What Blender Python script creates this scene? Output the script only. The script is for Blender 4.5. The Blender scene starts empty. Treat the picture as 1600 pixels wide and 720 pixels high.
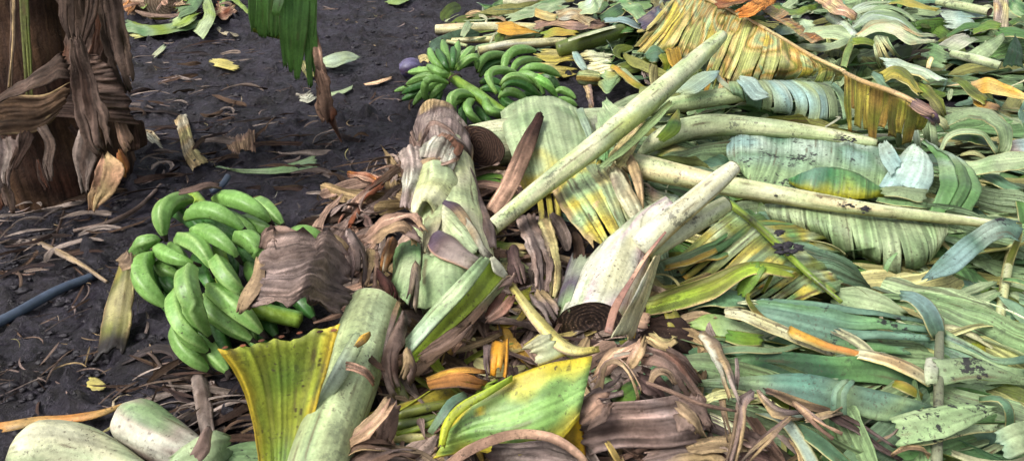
import bpy, bmesh, math, random
import numpy as np
from mathutils import Vector, noise
R = math.radians
SC = bpy.context.scene
COL = SC.collection
random.seed(11)

# ------------------------------------------------------------------ camera
F, H, PITCH = 1156.0, 1.10, math.atan(660/1156.0)
CP, SP = math.cos(PITCH), math.sin(PITCH)
cd = bpy.data.cameras.new('camera'); cam = bpy.data.objects.new('camera', cd); COL.objects.link(cam)
cam.location = (0, 0, H); cam.rotation_euler = (R(90) - PITCH, 0, 0)
cd.sensor_width = 36; cd.lens = F/1600*36; cd.clip_end = 500; cd.clip_start = .01
SC.camera = cam

def gh(x, y):
    """gentle height of the mud"""
    return .014*noise.noise((x*1.3, y*1.3, 3.1)) + .010*noise.noise((x*4, y*4, 7.7))
def ray(px, py):
    u = (px-800)/F; v = (360-py)/F
    return u, v*SP + CP, v*CP - SP
def P(px, py, h=0):
    """pixel + height in cm above the mud (or 100 + distance in metres of an upright plane) -> point"""
    dx, dy, dz = ray(px, py)
    if h >= 100:
        k = (h-100)/dy
        return Vector((dx*k, dy*k, H + dz*k))
    z = h/100
    k = (z-H)/dz
    z += gh(dx*k, dy*k); k = (z-H)/dz
    return Vector((dx*k, dy*k, z))
def mpp(p):
    """metres covered by one pixel at that point"""
    return (p.y*CP + (H-p.z)*SP)/F

# ------------------------------------------------------------------ colours (sRGB of the thing -> linear)
PAL = dict(pale=(184,200,154), blue=(152,184,178), ice=(190,208,190), sage=(148,174,124), mid=(104,146,88), teal=(110,145,122),
    deep=(46,80,48), olive=(118,124,48), yell=(196,180,78), gold=(210,162,66), orange=(206,142,76), tan=(200,172,126),
    brown=(150,126,114), dk=(72,54,46), grey=(166,150,140), cream=(222,220,180), lime=(142,168,54), rib=(186,198,146),
    mauve=(152,134,128), pink=(196,158,134), purple=(92,78,100), mud=(40,36,42), leafy=(88,132,60), white=(212,212,190),
    rust=(134,80,56), plum=(92,72,70), moss=(88,98,44), ban=(110,156,74), banl=(166,202,120), straw=(206,196,134), bark=(96,76,60))
def lin(c):
    if isinstance(c, str): c = PAL[c]
    return np.array([((v/255+.055)/1.055)**2.4 if v > 10 else v/255/12.92 for v in c])*.9

# ------------------------------------------------------------------ materials
def newmat(name):
    m = bpy.data.materials.new(name); m.use_nodes = True
    nt = m.node_tree; nt.nodes.clear()
    return m, nt
class N:
    def __init__(s, nt): s.nt = nt
    def n(s, t, ins=None, **kw):
        d = s.nt.nodes.new(t)
        for k, v in kw.items(): setattr(d, k, v)
        for k, v in (ins or {}).items():
            if isinstance(v, bpy.types.NodeSocket): s.nt.links.new(v, d.inputs[k])
            else: d.inputs[k].default_value = v
        return d
    def noise(s, vec, scale, detail=4, rough=.55, dist=0):
        return s.n('ShaderNodeTexNoise', {'Vector': vec, 'Scale': scale, 'Detail': detail, 'Roughness': rough, 'Distortion': dist}).outputs['Fac']
    def rng(s, v, a, b, c=0., d=1., smooth=False):
        return s.n('ShaderNodeMapRange', {'Value': v, 'From Min': a, 'From Max': b, 'To Min': c, 'To Max': d}, interpolation_type='SMOOTHSTEP' if smooth else 'LINEAR').outputs[0]
    def mul(s, a, b, op='MULTIPLY'):
        return s.n('ShaderNodeMath', {0: a, 1: b}, operation=op).outputs[0]
    def vscale(s, v, sc):
        return s.n('ShaderNodeMapping', {'Vector': v, 'Scale': sc}).outputs[0]
    def mix(s, f, a, b, mode='MIX'):
        d = s.n('ShaderNodeMix', data_type='RGBA', blend_type=mode)
        for k, v in ((0, f), (6, a), (7, b)):
            if isinstance(v, bpy.types.NodeSocket): s.nt.links.new(v, d.inputs[k])
            else: d.inputs[k].default_value = v if k == 0 else (*v[:3], 1)
        return d.outputs[2]
def organic(name, fibre=(260, 7), fib_amt=.35, broad=(70, 3), broad_amt=.2, spots=.0, mudamt=.0, rough=.5, bump=.3, bdist=.002, transl=.15, spec=.4, blot=.2, spotcol='dk', dark=.0):
    m, nt = newmat(name); g = N(nt)
    tint = g.n('ShaderNodeAttribute', attribute_name='tint').outputs['Color']
    uv = g.n('ShaderNodeUVMap', uv_map='UVMap').outputs[0]
    pos = g.n('ShaderNodeNewGeometry').outputs['Position']
    f1 = g.noise(g.vscale(uv, (fibre[0], fibre[1], 1)), 1, 3, .6)
    f2 = g.noise(g.vscale(uv, (broad[0], broad[1], 1)), 1, 2, .5)
    f3 = g.noise(g.vscale(uv, (190, 2, 1)), 1, 1, .5)
    v = g.mul(g.rng(f1, .3, .7, 1-fib_amt, 1+fib_amt*.7), g.rng(f2, .35, .65, 1-broad_amt, 1+broad_amt))
    v = g.mul(v, g.rng(f3, .35, .65, 1-fib_amt*.55, 1+fib_amt*.45))
    b = g.noise(pos, 14, 4, .6)
    v = g.mul(v, g.rng(b, .3, .7, 1-blot, 1+blot))
    comb = g.n('ShaderNodeCombineColor', {0: v, 1: v, 2: v}).outputs[0]
    c = g.mix(1., tint, comb, 'MULTIPLY')
    gr = g.noise(pos, 95, 5, .75); gv = g.rng(gr, .3, .7, .74, 1.22)
    c = g.mix(1., c, g.n('ShaderNodeCombineColor', {0: gv, 1: gv, 2: gv}).outputs[0], 'MULTIPLY')
    du = g.mul(g.rng(g.noise(pos, 150, 3, .6), .60, .66), g.rng(g.noise(pos, 12, 3, .6), .45, .62, .1, .8))
    c = g.mix(du, c, tuple(lin((84,72,60))))
    if dark:   # wide dry stripes following the fibre
        dd = g.noise(g.vscale(uv, (fibre[0]*.22, fibre[1]*.5, 1)), 1, 3, .6)
        c = g.mix(g.rng(dd, .52, .7, 0, dark), c, tuple(lin('dk')))
    if spots:
        sl = g.noise(g.vscale(uv, (120, 4, 1)), 1, 3, .6)
        c = g.mix(g.mul(g.rng(sl, .63, .67), min(1, spots*.9)), c, tuple(lin((92,74,52))))
        sp = g.noise(g.vscale(uv, (150, 60, 1)), 1, 2, .5)
        big = g.noise(pos, 9, 2, .5)
        k = g.mul(g.rng(sp, .66, .70), g.rng(big, .42, .6, .1, 1))
        c = g.mix(g.mul(k, spots), c, tuple(lin(spotcol)*.8))
    if mudamt:
        a = g.noise(pos, 11, 6, .7); bb = g.noise(pos, 70, 3, .7)
        k = g.mul(g.rng(g.mul(a, g.rng(bb, .3, .7, .8, 1.2)), .60, .66), mudamt)
        c = g.mix(k, c, tuple(lin('mud')))
    hgt = g.mul(g.mul(gr, .8), g.mul(g.mul(g.mul(f1, .9), g.mul(f2, 2.4), 'ADD'), g.mul(f3, 1.1), 'ADD'), 'ADD')
    bp = g.n('ShaderNodeBump', {'Height': hgt, 'Strength': bump, 'Distance': bdist})
    rr = g.rng(g.noise(pos, 40, 3, .6), .3, .7, max(.05, rough-.12), min(1, rough+.12))
    pb = g.n('ShaderNodeBsdfPrincipled', {'Base Color': c, 'Roughness': rr, 'Specular IOR Level': spec, 'Normal': bp.outputs[0]})
    out = pb.outputs[0]
    if transl:
        tr = g.n('ShaderNodeBsdfTranslucent', {'Color': c, 'Normal': bp.outputs[0]})
        out = g.n('ShaderNodeMixShader', {0: transl, 1: out, 2: tr.outputs[0]}).outputs[0]
    o = g.n('ShaderNodeOutputMaterial'); nt.links.new(out, o.inputs[0])
    return m
M = {}
M['leaf'] = organic('fresh_leaf', (210, 3), .30, (75, 1.5), .2, .7, .4, .42, .55, .003, .15, .45)
M['clean'] = organic('clean_leaf', (210, 3), .24, (75, 1.5), .18, .4, .0, .4, .5, .0028, .18, .45)
M['dirty'] = organic('muddy_leaf', (210, 3), .3, (75, 2), .2, .9, .95, .5, .6, .003, .1, .35)
M['worn'] = organic('worn_leaf', (190, 3), .42, (65, 2), .3, 1., .35, .5, .7, .0035, .12, .35, dark=.6)
M['dry'] = organic('dry_leaf', (230, 9), .6, (60, 4), .35, .5, .0, .8, 1., .006, .06, .2, .4, dark=.6)
M['stalk'] = organic('stalk_skin', (120, 7), .14, (20, 3), .15, .9, .6, .4, .35, .003, 0, .45, .22)
M['stem'] = organic('stem_skin', (150, 5), .24, (45, 2), .24, .9, .3, .42, .6, .004, 0, .4, .3)
M['fibre'] = organic('fibrous_stem', (200, 7), .6, (40, 3), .4, .6, .0, .85, 1., .007, 0, .15, .4, dark=.7)

def mk_banana():
    m, nt = newmat('banana_skin'); g = N(nt)
    tint = g.n('ShaderNodeAttribute', attribute_name='tint').outputs['Color']
    uv = g.n('ShaderNodeUVMap', uv_map='UVMap').outputs[0]
    pos = g.n('ShaderNodeNewGeometry').outputs['Position']
    b = g.noise(pos, 30, 4, .6); v = g.rng(b, .3, .7, .8, 1.18)
    st = g.noise(g.vscale(uv, (60, 6, 1)), 1, 3, .6)
    v = g.mul(v, g.rng(st, .3, .7, .85, 1.14))
    v = g.mul(v, g.rng(g.noise(pos, 120, 4, .7), .3, .7, .86, 1.1))
    c = g.mix(1., tint, g.n('ShaderNodeCombineColor', {0: v, 1: v, 2: v}).outputs[0], 'MULTIPLY')
    sp = g.noise(pos, 170, 3, .5); ar = g.noise(pos, 17, 2, .5)
    c = g.mix(g.mul(g.rng(sp, .63, .68), g.rng(ar, .42, .62, .15, .9)), c, tuple(lin((58,52,34))))
    wx = g.noise(pos, 60, 4, .7)
    c = g.mix(g.rng(wx, .5, .75, 0, .2), c, tuple(lin((190,214,170))))
    bp = g.n('ShaderNodeBump', {'Height': g.noise(pos, 90, 4, .6), 'Strength': .25, 'Distance': .002})
    pb = g.n('ShaderNodeBsdfPrincipled', {'Base Color': c, 'Roughness': g.rng(b, .3, .7, .3, .5), 'Specular IOR Level': .4, 'Normal': bp.outputs[0]})
    o = g.n('ShaderNodeOutputMaterial'); nt.links.new(pb.outputs[0], o.inputs[0])
    return m
M['banana'] = mk_banana()
def plain(name, col, rough=.7, amt=.35, scale=60, bump=.6, spec=.3):
    m, nt = newmat(name); g = N(nt)
    pos = g.n('ShaderNodeNewGeometry').outputs['Position']
    a = g.noise(pos, scale, 5, .65); c0 = lin(col)
    c = g.mix(g.rng(a, .3, .7), tuple(c0*(1-amt)), tuple(c0*(1+amt)))
    bp = g.n('ShaderNodeBump', {'Height': a, 'Strength': bump, 'Distance': .004})
    pb = g.n('ShaderNodeBsdfPrincipled', {'Base Color': c, 'Roughness': rough, 'Specular IOR Level': spec, 'Normal': bp.outputs[0]})
    o = g.n('ShaderNodeOutputMaterial'); nt.links.new(pb.outputs[0], o.inputs[0])
    return m
M['tip'] = plain('dried_flower_end', (44,36,32), .8)
M['pipe'] = plain('blue_plastic', (72,84,102), .4, .3, 25, .15, .5)
M['bud'] = plain('purple_bud_skin', (116,106,156), .4, .25, 40, .2, .5)
M['mudlump'] = plain('mud_lump', (44,40,46), .5, .5, 90, 1., .4)
def mk_cut(name, a, b, rings=120, cell=False):
    """sawn stem end: rings of leaf sheaths with air cells; UV is metres from the centre"""
    m, nt = newmat(name); g = N(nt)
    uv = g.n('ShaderNodeUVMap', uv_map='UVMap').outputs[0]
    pos = g.n('ShaderNodeNewGeometry').outputs['Position']
    d = g.n('ShaderNodeVectorMath', {0: uv}, operation='LENGTH').outputs['Value']
    d2 = g.mul(d, g.mul(g.noise(pos, 25, 4, .65), .03), 'ADD')
    w = g.n('ShaderNodeMath', {0: g.mul(d2, rings*6.28)}, operation='SINE').outputs[0]
    k = g.rng(w, -.5, .9)
    if cell:
        vo = g.n('ShaderNodeTexVoronoi', {'Vector': uv, 'Scale': 160.}).outputs['Distance']
        k = g.mul(k, g.rng(vo, .2, .6, 1, .2))
    nn = g.noise(pos, 120, 4, .7)
    c = g.mix(k, tuple(lin(a)), tuple(lin(b)))
    vv = g.rng(nn, .3, .7, .6, 1.4)
    c = g.mix(1., c, g.n('ShaderNodeCombineColor', {0: vv, 1: vv, 2: vv}).outputs[0], 'MULTIPLY')
    bp = g.n('ShaderNodeBump', {'Height': g.mul(k, nn), 'Strength': .7, 'Distance': .003})
    pb = g.n('ShaderNodeBsdfPrincipled', {'Base Color': c, 'Roughness': .6, 'Normal': bp.outputs[0]})
    o = g.n('ShaderNodeOutputMaterial'); nt.links.new(pb.outputs[0], o.inputs[0])
    return m
M['cutbrown'] = mk_cut('sawn_end_brown', (62,46,40), (98,74,60), 110)
M['cutcell'] = mk_cut('sawn_end_cells', (46,36,36), (128,104,90), 90, True)
M['cutpale'] = mk_cut('sawn_end_pale', (160,132,108), (214,190,158), 60)
M['cutcream'] = mk_cut('cut_petiole_end', (188,190,138), (226,224,184), 30)

# ------------------------------------------------------------------ object helpers
def tag(o, label=None, cat=None, group=None, kind=None):
    for k, v in (('label', label), ('category', cat), ('group', group), ('kind', kind)):
        if v: o[k] = v
    return o
def mesh_obj(name, verts, faces, uvs, cols, mats, parent=None, fmat=None, solid=0., smooth=True):
    me = bpy.data.meshes.new(name)
    me.from_pydata([tuple(v) for v in verts], [], faces)
    uvl = me.uv_layers.new(name='UVMap')
    li = np.empty(len(me.loops), dtype=np.int32); me.loops.foreach_get('vertex_index', li)
    uvl.data.foreach_set('uv', np.asarray(uvs, dtype=np.float32)[li].ravel())
    at = me.attributes.new('tint', 'FLOAT_COLOR', 'POINT')
    c = np.ones((len(verts), 4), dtype=np.float32); c[:, :3] = np.clip(np.asarray(cols), 0, 1)
    at.data.foreach_set('color', c.ravel())
    for m in (mats if isinstance(mats, list) else [mats]): me.materials.append(m)
    if fmat: me.polygons.foreach_set('material_index', fmat)
    if smooth: me.polygons.foreach_set('use_smooth', [True]*len(me.polygons))
    me.update()
    o = bpy.data.objects.new(name, me); COL.objects.link(o)
    if parent:
        o.parent = parent; q_ = parent; w_ = parent.matrix_basis
        if parent.parent: w_ = parent.parent.matrix_basis @ parent.matrix_parent_inverse @ parent.matrix_basis
        o.matrix_parent_inverse = w_.inverted()
    if solid:
        md = o.modifiers.new('thickness', 'SOLIDIFY'); md.thickness = solid; md.offset = 0
    return o
def empty(name, loc, label, cat, group=None):
    o = bpy.data.objects.new(name, None); COL.objects.link(o); o.location = loc; o.empty_display_size = .05
    return tag(o, label, cat, group)
def crom(pts, u):
    """Catmull-Rom through numpy rows, u in 0..1"""
    n = len(pts)-1
    x = min(max(u, 0), 1)*n; i = min(int(x), n-1); f = x-i
    p1, p2 = pts[i], pts[i+1]
    p0 = pts[i-1] if i > 0 else 2*p1-p2
    p3 = pts[i+2] if i+2 <= n else 2*p2-p1
    return .5*((2*p1) + (p2-p0)*f + (2*p0-5*p1+4*p2-p3)*f*f + (3*p1-p0-3*p2+p3)*f**3)
def curve(pts, k):
    pts = [np.array(p, dtype=float) for p in pts]
    if len(pts) == 2: pts = [pts[0], (pts[0]+pts[1])/2, pts[1]]
    q = [crom(pts, i/200) for i in range(201)]
    d = np.cumsum([0]+[np.linalg.norm(q[i+1][:3]-q[i][:3]) for i in range(200)])
    out = []
    for i in range(k+1):
        x = np.interp(d[-1]*i/k, d, range(201)); j = min(int(x), 199)
        out.append(q[j]*(1-(x-j)) + q[j+1]*(x-j))
    return out, d[-1]
_seed = [0]
def nseed():
    _seed[0] += 1; return _seed[0]*7.31
def smooth01(x):
    x = min(max(x, 0.), 1.); return x*x*(3-2*x)
def sheet(Aw, Bw, c, vein='cross', tears=0, t0=.1, gap=.5, arch=0, jag=0., wav=.4, edge=None, ew=.12, droop=0., step=.009, Mw=None, lenv=.12, stripvar=.25, crump=0., tip=None, cb=None, rag=1., archmax=None, fold=1., pleat=(1.1, 1.35), mk='dry'):
    """leaf surface between two edges, as (verts, faces, uvs, cols). Lengths in cm for arch / wav / droop / crump."""
    sd = nseed(); rnd = random.Random(sd)
    L = sum((Aw[i+1]-Aw[i]).length for i in range(len(Aw)-1)); L2 = sum((Bw[i+1]-Bw[i]).length for i in range(len(Bw)-1))
    W = sum((Aw[i]-Bw[i]).length for i in range(len(Aw)))/len(Aw)
    L = max(L, L2)
    fine = min(step, .0036); coarse = step*1.7
    ns = int(min(230 if vein == 'cross' else 70, max(8, L/(fine if vein == 'cross' else coarse))))
    nt_ = int(min(60 if vein == 'cross' else 150, max(6, W/(coarse if vein == 'cross' else fine))))
    lam = pleat[1]*.01; pam = pleat[0]*.001*min(1, W/.03); scl = min(1, W/.075); crump *= scl; wav *= min(1, .25+W/.1)
    if archmax is not None: arch = math.copysign(min(abs(arch), archmax*W*100), arch)
    cA, _ = curve(Aw, ns); cB, _ = curve(Bw, ns)
    cM = curve(Mw, ns)[0] if Mw else None
    cA = np.array(cA); cB = np.array(cB)
    ts = cA[-1]-cA[0] + cB[-1]-cB[0]; tt = (cB-cA).mean(axis=0)
    nrm = np.cross(ts, tt); nl = np.linalg.norm(nrm)
    nrm = nrm/nl if nl > 1e-9 else np.array((0, 0, 1.))
    if nrm[2] < 0: nrm = -nrm
    cols_ = [lin(x) for x in c]; ce = lin(edge) if edge else None; ct = lin(tip) if tip else None; cbb = lin(cb) if cb else None
    def at(arr, s):
        x = min(max(s, 0), 1)*ns; j = min(int(x), ns-1); f = x-j
        return arr[j]*(1-f)+arr[j+1]*f
    V = []; Fc = []; U = []; Cc = []
    cross = vein == 'cross'
    n = tears+1
    bounds = [0]+sorted((i+rnd.uniform(-.3, .3))/n for i in range(1, n))+[1]
    for i in range(n):
        a, b = bounds[i], bounds[i+1]
        r1, r2, r3 = rnd.uniform(-1, 1), rnd.uniform(-1, 1), rnd.uniform(0, 1)
        tj = 1+rnd.uniform(-stripvar, stripvar)
        hue = rnd.random()
        depth = t0+rnd.uniform(0, .35)*(1 if tears else 0)
        k1 = max(2, int((ns if cross else nt_)*(b-a)+.5)); k2 = nt_ if cross else ns
        base = len(V)
        for p in range(k1+1):
            for q in range(k2+1):
                x = a+(b-a)*p/k1; y = q/k2
                if cross and jag: y = y*(1+jag*noise.noise((x*L*40, sd, 0)))
                kk = smooth01((y-depth)/(1-depth)) if tears else 0
                xc = (a+b)/2
                xx = xc+(x-xc)*(1-gap*.5*kk)+r1*gap*.4*(b-a)*kk if tears else x
                if tears: yy = y*(1-lenv*r3*kk)
                else: yy = y
                s, t = (xx, yy) if cross else (yy, xx)
                if not cross and jag: t = .5+(t-.5)*(1+jag*(noise.noise((s*L*25, sd, t*.5))+.6*noise.noise((s*L*90, sd, t*.5+3))))
                s_ = min(max(s, -.02), 1.02)
                pa, pb = at(cA, s_), at(cB, s_)
                if s_ != min(max(s, 0), 1):
                    pass
                if cM is not None:
                    pm = at(cM, s_)
                    pt = pa*(2*(t-.5)*(t-1)) + pm*(4*t*(1-t)) + pb*(2*t*(t-.5))
                else: pt = pa*(1-t)+pb*t
                if not cross:
                    e0 = max(0, 1-y*L/(.35*W+.01)); e1 = max(0, 1-(1-y)*L/(.35*W+.01))
                    rg = noise.noise((x*5, sd, 1.))*.55+noise.noise((x*17, sd, 2.))*.3
                    pt = pt+ts/(2*L)*W*.55*rag*rg*(e1-e0)
                z = arch*.01*(1-(2*t-1)**2) - droop*.01*t*t
                su, tu = s*L, t*W
                w = wav*.01*(noise.noise((su*9+sd, tu*5, 1.1))*1.2 + .5*noise.noise((su*24+sd, tu*12, 4.4)))
                if crump:
                    fr = (su, tu) if cross else (tu, su)
                    w += crump*.01*(1.3*abs(noise.noise((fr[0]*55+sd, fr[1]*7, 2.2))) + .9*abs(noise.noise((fr[0]*16, fr[1]*9+sd, 5.2))) - .5*abs(noise.noise((fr[0]*22+4, fr[1]*26+sd, 1.2))) + .5*noise.noise((fr[0]*110+sd, fr[1]*14, 9.)))
                ac, al = (su, tu) if cross else (tu, su)
                ph = ac/lam + 1.3*noise.noise((ac*22+sd, al*2.5, 8.)) + .35*noise.noise((ac*70, al*4, sd))
                tri = abs((ph % 1.)*2-1)*2-1
                edgef = 1.
                w += pam*tri*(.7+.9*noise.noise((ac*30, al*5+sd, 3.)))*edgef
                w += FOLDK.get(mk, 1.)*fold*min(W, .12)*(.16*abs(noise.noise((x*2.6 if not cross else x*L*22, sd, (y*L*3 if not cross else y)))) + .05*abs(noise.noise((x*9 if not cross else x*L*60, sd, y*2))))
                if tears: z += .01*r2*kk*.9*(1+wav)
                # cupping of each torn ribbon
                if tears: z -= .004*kk*((x-xc)/((b-a)/2+1e-6))**2
                v = np.array(pt)+nrm*w; v[2] += z
                g0 = gh(v[0], v[1])+.011
                if v[2] < g0: v[2] = g0
                V.append(v)
                U.append((su+sd, tu) if cross else (tu+sd, su))
                f = noise.noise((su*7+sd, tu*7, 0))*.9+.5+(hue-.5)*.9*(1 if tears else 0)
                f = min(max(f, 0), .999)*(len(cols_)-1)
                ii = int(f) if len(cols_) > 1 else 0; ff = f-ii if len(cols_) > 1 else 0
                col = cols_[ii]*(1-ff)+(cols_[min(ii+1, len(cols_)-1)])*ff
                if cbb is not None: col = col*(1-smooth01((t if cross else s)*1.3-.15)) + cbb*smooth01((t if cross else s)*1.3-.15)
                if ce is not None:
                    dd = min(t, 1-t) if not cross else (1-t)
                    e = smooth01(1-dd/(ew*(1+1.4*noise.noise((su*20, sd, tu*20)))+1e-4))
                    col = col*(1-e)+ce*e
                if ct is not None:
                    e = smooth01(((s if not cross else t)-.72+.15*noise.noise((su*15, tu*15, sd)))/.2)
                    col = col*(1-e)+ct*e
                Cc.append(col*tj)
        for p in range(k1):
            for q in range(k2):
                j = base+p*(k2+1)+q
                Fc.append((j, j+1, j+k2+2, j+k2+1))
    return V, Fc, U, Cc
def weld(o):
    bm = bmesh.new(); bm.from_mesh(o.data); bmesh.ops.remove_doubles(bm, verts=bm.verts, dist=.0006); bm.to_mesh(o.data); bm.free()
FOLDK = dict(leaf=.35, clean=.3, dirty=.3, worn=.45, dry=.8, stem=.5, fibre=.8)
PL = dict(leaf=(1.2, 1.35), clean=(1.0, 1.3), worn=(1.4, 1.2), dirty=(1.2, 1.4), dry=(1.5, .9), stem=(.15, 1.2), fibre=(1.3, .7), stalk=(0, 1))
def blade(name, A, B, c, mat='leaf', label=None, cat=None, group=None, parent=None, th=.0009, Mid=None, **kw):
    kw.setdefault('pleat', PL.get(mat, (0, 1))); kw['mk'] = mat
    Aw = [P(*p) if not isinstance(p, Vector) else p for p in A]; Bw = [P(*p) if not isinstance(p, Vector) else p for p in B]
    Mw = [P(*p) for p in Mid] if Mid else None
    v, f, u, cc = sheet(Aw, Bw, c, Mw=Mw, **kw)
    o = mesh_obj(name, v, f, u, cc, M[mat], parent, solid=th)
    if kw.get('tears'): weld(o)
    return tag(o, label, cat, group)
def edges(C, tilt=0., minw=0.):
    wm = max(c[3] for c in C)*minw; C = [(c[0], c[1], c[2], max(c[3], wm)) for c in C]
    """px centre line with px widths -> two edge lists"""
    A, B = [], []
    for i, c in enumerate(C):
        a = C[max(i-1, 0)]; b = C[min(i+1, len(C)-1)]
        dx, dy = b[0]-a[0], b[1]-a[1]; l = math.hypot(dx, dy) or 1
        nx, ny = -dy/l, dx/l; w = c[3]/2
        h = c[2]; up = 0 if h >= 100 else tilt/2
        A.append((c[0]+nx*w, c[1]+ny*w, h if h >= 100 else max(h-up, .2))); B.append((c[0]-nx*w, c[1]-ny*w, h if h >= 100 else max(h+up, .2)))
    return A, B
def rib(name, C, c, mat='leaf', tilt=0., vein='along', minw=0., **kw):
    A, B = edges(C, tilt, minw)
    return blade(name, A, B, c, mat, vein=vein, **kw)

def tube_geo(W, rad, c, sides=20, flat=1., lump=.03, arc=None, roll=0, step=.012, cend=None, cbot=None, prof=None):
    sd = nseed()
    pts = [np.array((*w, r)) for w, r in zip(W, rad)]
    L0 = sum(np.linalg.norm(pts[i+1][:3]-pts[i][:3]) for i in range(len(pts)-1))
    k = int(min(90, max(8, L0/step)))
    q, L = curve(pts, k)
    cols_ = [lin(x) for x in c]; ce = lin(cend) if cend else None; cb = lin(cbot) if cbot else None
    V = []; U = []; Cc = []; Fc = []
    closed = arc is None
    na = sides if closed else sides
    for i, p in enumerate(q):
        t = q[min(i+1, k)][:3]-q[max(i-1, 0)][:3]; t = t/(np.linalg.norm(t)+1e-9)
        up = np.array((0, 0, 1.)) if abs(t[2]) < .9 else np.array((0, -1., 0))
        sx = np.cross(t, up); sx /= np.linalg.norm(sx); uz = np.cross(sx, t)
        r = p[3]
        for j in range(na+1):
            a = 2*math.pi*j/na if closed else arc[0]+(arc[1]-arc[0])*j/na
            a += roll
            pr = prof(a, i/k) if prof else 1
            aa = 2*math.pi*(j % na)/na if closed else a
            rr = r*pr*(1+lump*2*noise.noise((math.cos(aa)*1.5+sd, math.sin(aa)*1.5, i/k*L*9)))
            V.append(p[:3]+sx*math.cos(a)*rr+uz*math.sin(a)*rr*flat)
            U.append((aa*r+sd, i/k*L))
            f = noise.noise((math.cos(aa)*1.2+sd, math.sin(aa)*1.2, i/k*L*5))*.9+.5
            f = min(max(f, 0), .999)*(len(cols_)-1); ii = int(f); ff = f-ii
            col = cols_[ii]*(1-ff)+cols_[min(ii+1, len(cols_)-1)]*ff
            if ce is not None: e = smooth01((i/k-.8)/.2); col = col*(1-e)+ce*e
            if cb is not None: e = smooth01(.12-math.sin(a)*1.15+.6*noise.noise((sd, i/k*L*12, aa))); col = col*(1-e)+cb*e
            Cc.append(col)
    for i in range(k):
        for j in range(na):
            a = i*(na+1)+j
            Fc.append((a, a+1, a+na+2, a+na+1))
    return V, Fc, U, Cc, q, na
def tube(name, C, c, mat='stalk', label=None, cat=None, group=None, parent=None, cut=(None, None), solid=0., conc=.15, cutcol='cream', slant=0., **kw):
    """C: (px, py, h, width px). cut: material of the sawn end at the start / at the end (a part of its own) or None for a plain cap"""
    W = [P(*p[:3]) for p in C]; rad = [p[3]/2*mpp(w) for p, w in zip(C, W)]
    V, Fc, U, Cc, q, na = tube_geo(W, rad, c, **kw)
    closed = kw.get('arc') is None
    if slant:
        d = 0.
        for i in range(len(q)):
            if i: d += np.linalg.norm(q[i][:3]-q[i-1][:3])
            f = max(0., 1-d/(3*q[0][3]))
            if f <= 0: break
            t = q[1][:3]-q[0][:3]; t = t/np.linalg.norm(t)
            for j in range(na+1):
                k = i*(na+1)+j; V[k] = V[k]+t*(-(V[k][1]-q[i][1]))*slant*f
    par = parent; root = None
    if closed and (cut[0] or cut[1]) and parent is None:
        root = empty(name, W[0], label, cat, group); bpy.context.view_layer.update(); par = root
        body = 'skin'
    else: body = name
    ends = []
    if closed:
        for e, m in ((0, cut[0]), (1, cut[1])):
            ring = list(range(0, na)) if e == 0 else list(range(len(V)-na-1, len(V)-1))
            cen = sum((V[i] for i in ring))/len(ring)
            t = q[0][:3]-q[1][:3] if e == 0 else q[-1][:3]-q[-2][:3]; t = t/np.linalg.norm(t)
            r = q[0][3] if e == 0 else q[-1][3]
            if m: ends.append((ring, cen, t, r, m, e))
            else:
                b0 = len(V)
                V.append(cen+t*r*.25); U.append((0, 0)); Cc.append(Cc[ring[0]])
                for j in range(na):
                    a, b = ring[j], ring[(j+1) % na]
                    Fc.append((a, b, b0) if e else (b, a, b0))
    o = mesh_obj(body, V, Fc, U, Cc, M[mat], par, solid=solid)
    if closed: weld(o)
    for ring, cen, t, r, m, e in ends:
        v2 = []; u2 = []; f2 = []; nr = 6; n1 = len(ring)
        sx = V[ring[0]]-cen; sx = sx/np.linalg.norm(sx); sy = np.cross(t, sx)
        for k in range(nr+1):
            for j in ring:
                x = cen+(V[j]-cen)*(1-k/nr*.999)
                v2.append(x+t*(.0025-conc*r*(k/nr)*(1 if conc else 0)+.03*r*noise.noise(Vector(x)*60))); d = v2[-1]-cen
                u2.append((float(d@sx), float(d@sy)))
        for k in range(nr):
            for j in range(n1): f2.append((k*n1+j, k*n1+(j+1) % n1, (k+1)*n1+(j+1) % n1, (k+1)*n1+j))
        mesh_obj('cut_end', v2, f2, u2, [lin('cream')]*len(v2), M[m], par)
    if root: return root
    return tag(o, label, cat, group)

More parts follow.
